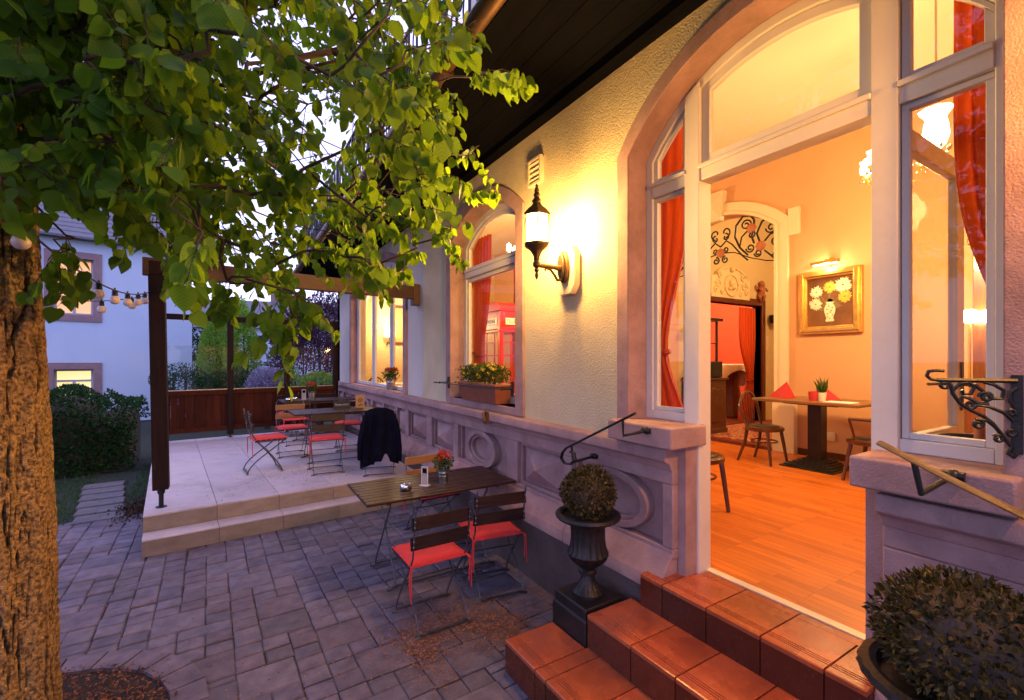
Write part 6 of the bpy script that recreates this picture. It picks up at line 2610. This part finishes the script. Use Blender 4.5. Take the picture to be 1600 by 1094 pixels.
for rr in (.40, .455, .47):
    for k in range(n):
        a = 2 * PI * k / n
        sq = .42 * max(0, math.cos(2 * a)) ** 2
        dz = 1.212 if rr == .40 else (1.19 if rr == .455 else 1.16 - sq * .95 - .10 + .02 * math.cos(9 * a))
        vs.append((rr * math.cos(a), rr * math.sin(a), dz))
for k in range(n): fs_q.append((0, 1 + k, 1 + (k + 1) % n))
for q_ in range(2):
    for k in range(n): fs_q.append((1 + q_ * n + k, 1 + (q_ + 1) * n + k, 1 + (q_ + 1) * n + (k + 1) % n, 1 + q_ * n + (k + 1) % n))
m_.add(vs, fs_q)
tc_ = m_.build("tablecloth", M['white_cloth'], None, smooth=True)
tc_.location = (tp.x, 6.35, FL)
tag(tc_, "white linen topper draped over the bar table in the red room", "tablecloth")
t = thing("black_bench", "low black side table behind the bar table in the red room", "side table", (10.4, 7.6, FL))
m_ = MB(); m_.box(-.5, .5, -.2, .2, .62, .70); m_.build("top", M['black_paint'], t, world=False)
for a in (-.45, .45):
    m_ = MB(); m_.box(a - .03, a + .03, -.18, .18, 0, .62); m_.build("leg", M['black_paint'], t, world=False)
t = thing("gilt_mirror", "ornate gilt framed picture on the red wall", "picture", (10.9, 9.18, 2.8))
gx, gz = at(1150, 500, Y=9.17).x, at(1150, 500, Y=9.17).z
m_ = MB()
for a, b, c_, e_ in ((-.45, -.33, -.6, .9), (.33, .45, -.6, .9), (-.33, .33, -.6, -.48), (-.33, .33, .78, .9)): m_.box(gx + a, gx + b, 9.12, 9.198, gz + c_, gz + e_)
for k in range(10): m_.ball((gx - .4 + k * .09, 9.14, gz - .62), .05, 5)
m_.build("frame", M['gold'], t, bevel=.01)
m_ = MB(); m_.box(gx - .33, gx + .33, 9.17, 9.19, gz - .48, gz + .78); m_.build("canvas", M['plaster_relief'], t)

# amber cabinet at the right; two added glows stand in for reflections
GCB = thing("amber_cabinet", "amber wooden cabinet with two added glows for reflections behind the right side light", "cabinet", (6.4, 1.25, FL))
m_ = MB(); m_.box(6.15, 6.69, .85, 1.50, FL, FL + .85); m_.box(6.45, 6.69, .85, 1.50, FL + .85, 3.05); m_.box(6.40, 6.69, .82, 1.53, 3.05, 3.12)
m_.build("body", M['amber_wood'], GCB, bevel=.01)
for u in (1515, 1545):
    p = at(u, 495, X=6.3)
    m_ = MB(); m_.lathe([(.03, 0), (.07, .03), (.075, .08), (.05, .12), (.03, .13)], 14, (6.3, p.y, p.z - .06)); m_.build("glowing_shade", M['bulb_glow'], GCB, smooth=True)
    m_ = MB(); m_.tube([(6.3, p.y, FL + .851), (6.3, p.y, p.z - .06)], .012, 6); m_.build("glow_stem", M['gold'], GCB)
m_ = MB(); m_.lathe([(.0001, 0), (.12, 0), (.16, .10), (.17, .115), (.155, .115), (.14, .09), (.0001, .08)], 24)
o = m_.build("plant_bowl", M['urn_iron'], None, smooth='auto')
_q = at(1538, 690, X=2.95)
o.location = (2.93, _q.y, _q.z - .10)
tag(o, "dark bowl on the inner sill at the lower right of the side light", "bowl")
m_ = MB(); m_.box(2.63, 3.15, .30, .74, FL, _q.z - .105)
tag(m_.build("sill_cabinet", M['white_paint'], None, bevel=.006), "white low cabinet behind the right side light", "cabinet")
m_ = MB(); m_.lathe([(.0001, 0), (.03, 0), (.018, .18), (.0001, .20)], 14)
o = m_.build("orange_cone", M['terracotta'], None, smooth='auto'); o.location = (2.80, _q.y - .02, _q.z - .104)
tag(o, "small orange cone ornament in front of the dark bowl", "ornament")

# telephone kiosk inside, behind the flower box window
KC = Vector((4.80, 8.30, FL))
KT = thing("telephone_kiosk", "red telephone kiosk standing in the room behind the flower box window", "telephone kiosk", tuple(KC))
kw, kh = .92, 2.35
m_ = MB()
for a, b in ((0, 0), (kw - .10, 0), (0, kw - .10), (kw - .10, kw - .10)): m_.box(a, a + .10, b, b + .10, 0, kh)
for (a, b, c_, d_) in ((.1, kw - .1, 0, .08), (.1, kw - .1, kw - .08, kw), (0, .08, .1, kw - .1), (kw - .08, kw, .1, kw - .1)):
    m_.box(a, b, c_, d_, 0, .28); m_.box(a, b, c_, d_, 1.96, kh)
m_.box(-.03, kw + .03, -.03, kw + .03, kh, kh + .07)
m_.box(-.02, kw + .02, -.02, kw + .02, 1.90, 1.95)
m_.build("body", M['kiosk'], KT, world=False, bevel=.008)
m_ = MB()
n = 10
for k in range(n):
    a0_, a1_ = PI * k / n, PI * (k + 1) / n
    for ax in (0,):
        y_0, y_1 = kw / 2 - kw * .46 * math.cos(a0_), kw / 2 - kw * .46 * math.cos(a1_)
        z0_, z1_ = kh + .07 + .16 * math.sin(a0_), kh + .07 + .16 * math.sin(a1_)
        m_.hexa([(.02, y_0, kh + .07), (kw - .02, y_0, kh + .07), (kw - .02, y_1, kh + .07), (.02, y_1, kh + .07), (.02, y_0, z0_ + .001), (kw - .02, y_0, z0_ + .001), (kw - .02, y_1, z1_ + .001), (.02, y_1, z1_ + .001)])
m_.build("roof", M['kiosk'], KT, world=False)
m_ = MB()
for k in range(1, 6):
    z = .28 + k * 1.68 / 6
    m_.box(.02, .045, .1, kw - .1, z - .014, z + .014); m_.box(.1, kw - .1, .02, .045, z - .014, z + .014)
for f in (.26, .74):
    y_ = .1 + (kw - .2) * f
    m_.box(.02, .045, y_ - .012, y_ + .012, .28, 1.96); m_.box(y_ - .012, y_ + .012, .02, .045, .28, 1.96)
gz_ = m_.build("glazing_bars", M['kiosk'], KT, world=False)
m_ = MB(); m_.box(.030, .034, .1, kw - .1, .28, 1.96); m_.box(.1, kw - .1, .030, .034, .28, 1.96); m_.build("pane", M['glass'], gz_, world=False)
m_ = MB(); m_.box(-.018, 0, .14, kw - .14, 2.06, 2.20); sg1 = m_.build("sign", M['sign_white'], KT, world=False)
m_ = MB(); m_.box(.14, kw - .14, -.018, 0, 2.06, 2.20); sg2 = m_.build("sign", M['sign_white'], KT, world=False)
text("TELEPHONE", .115, M['ink'], sg1, (-.020, kw / 2, 2.13), (PI / 2, 0, -PI / 2))
text("TELEPHONE", .115, M['ink'], sg2, (kw / 2, -.020, 2.13), (PI / 2, 0, 0))

# table and chair silhouettes behind the far window
t = thing("side_table", "small table with a white cloth behind the far window", "table", (3.2, 10.6, FL))
m_ = MB(); m_.lathe([(.40, .70), (.40, .76)], 24); m_.build("top", M['white_cloth'], t, world=False)
m_ = MB(); m_.lathe([(.25, 0), (.25, .03), (.03, .06), (.03, .70)], 16); m_.build("leg", M['black_paint'], t, world=False)
bentwood((3.0, 11.2, FL), R(170), "bentwood chair near the end wall behind the far window")
t = thing("framed_print", "tall framed print on the end wall behind the far window", "picture", (4.0, 11.86, 2.8))
m_ = MB(); m_.box(3.62, 4.02, 11.86, 11.898, 2.3, 3.3); m_.build("frame", M['mahogany'], t)
m_ = MB(); m_.box(3.67, 3.97, 11.852, 11.86, 2.35, 3.25); m_.build("print", M['card'], t)
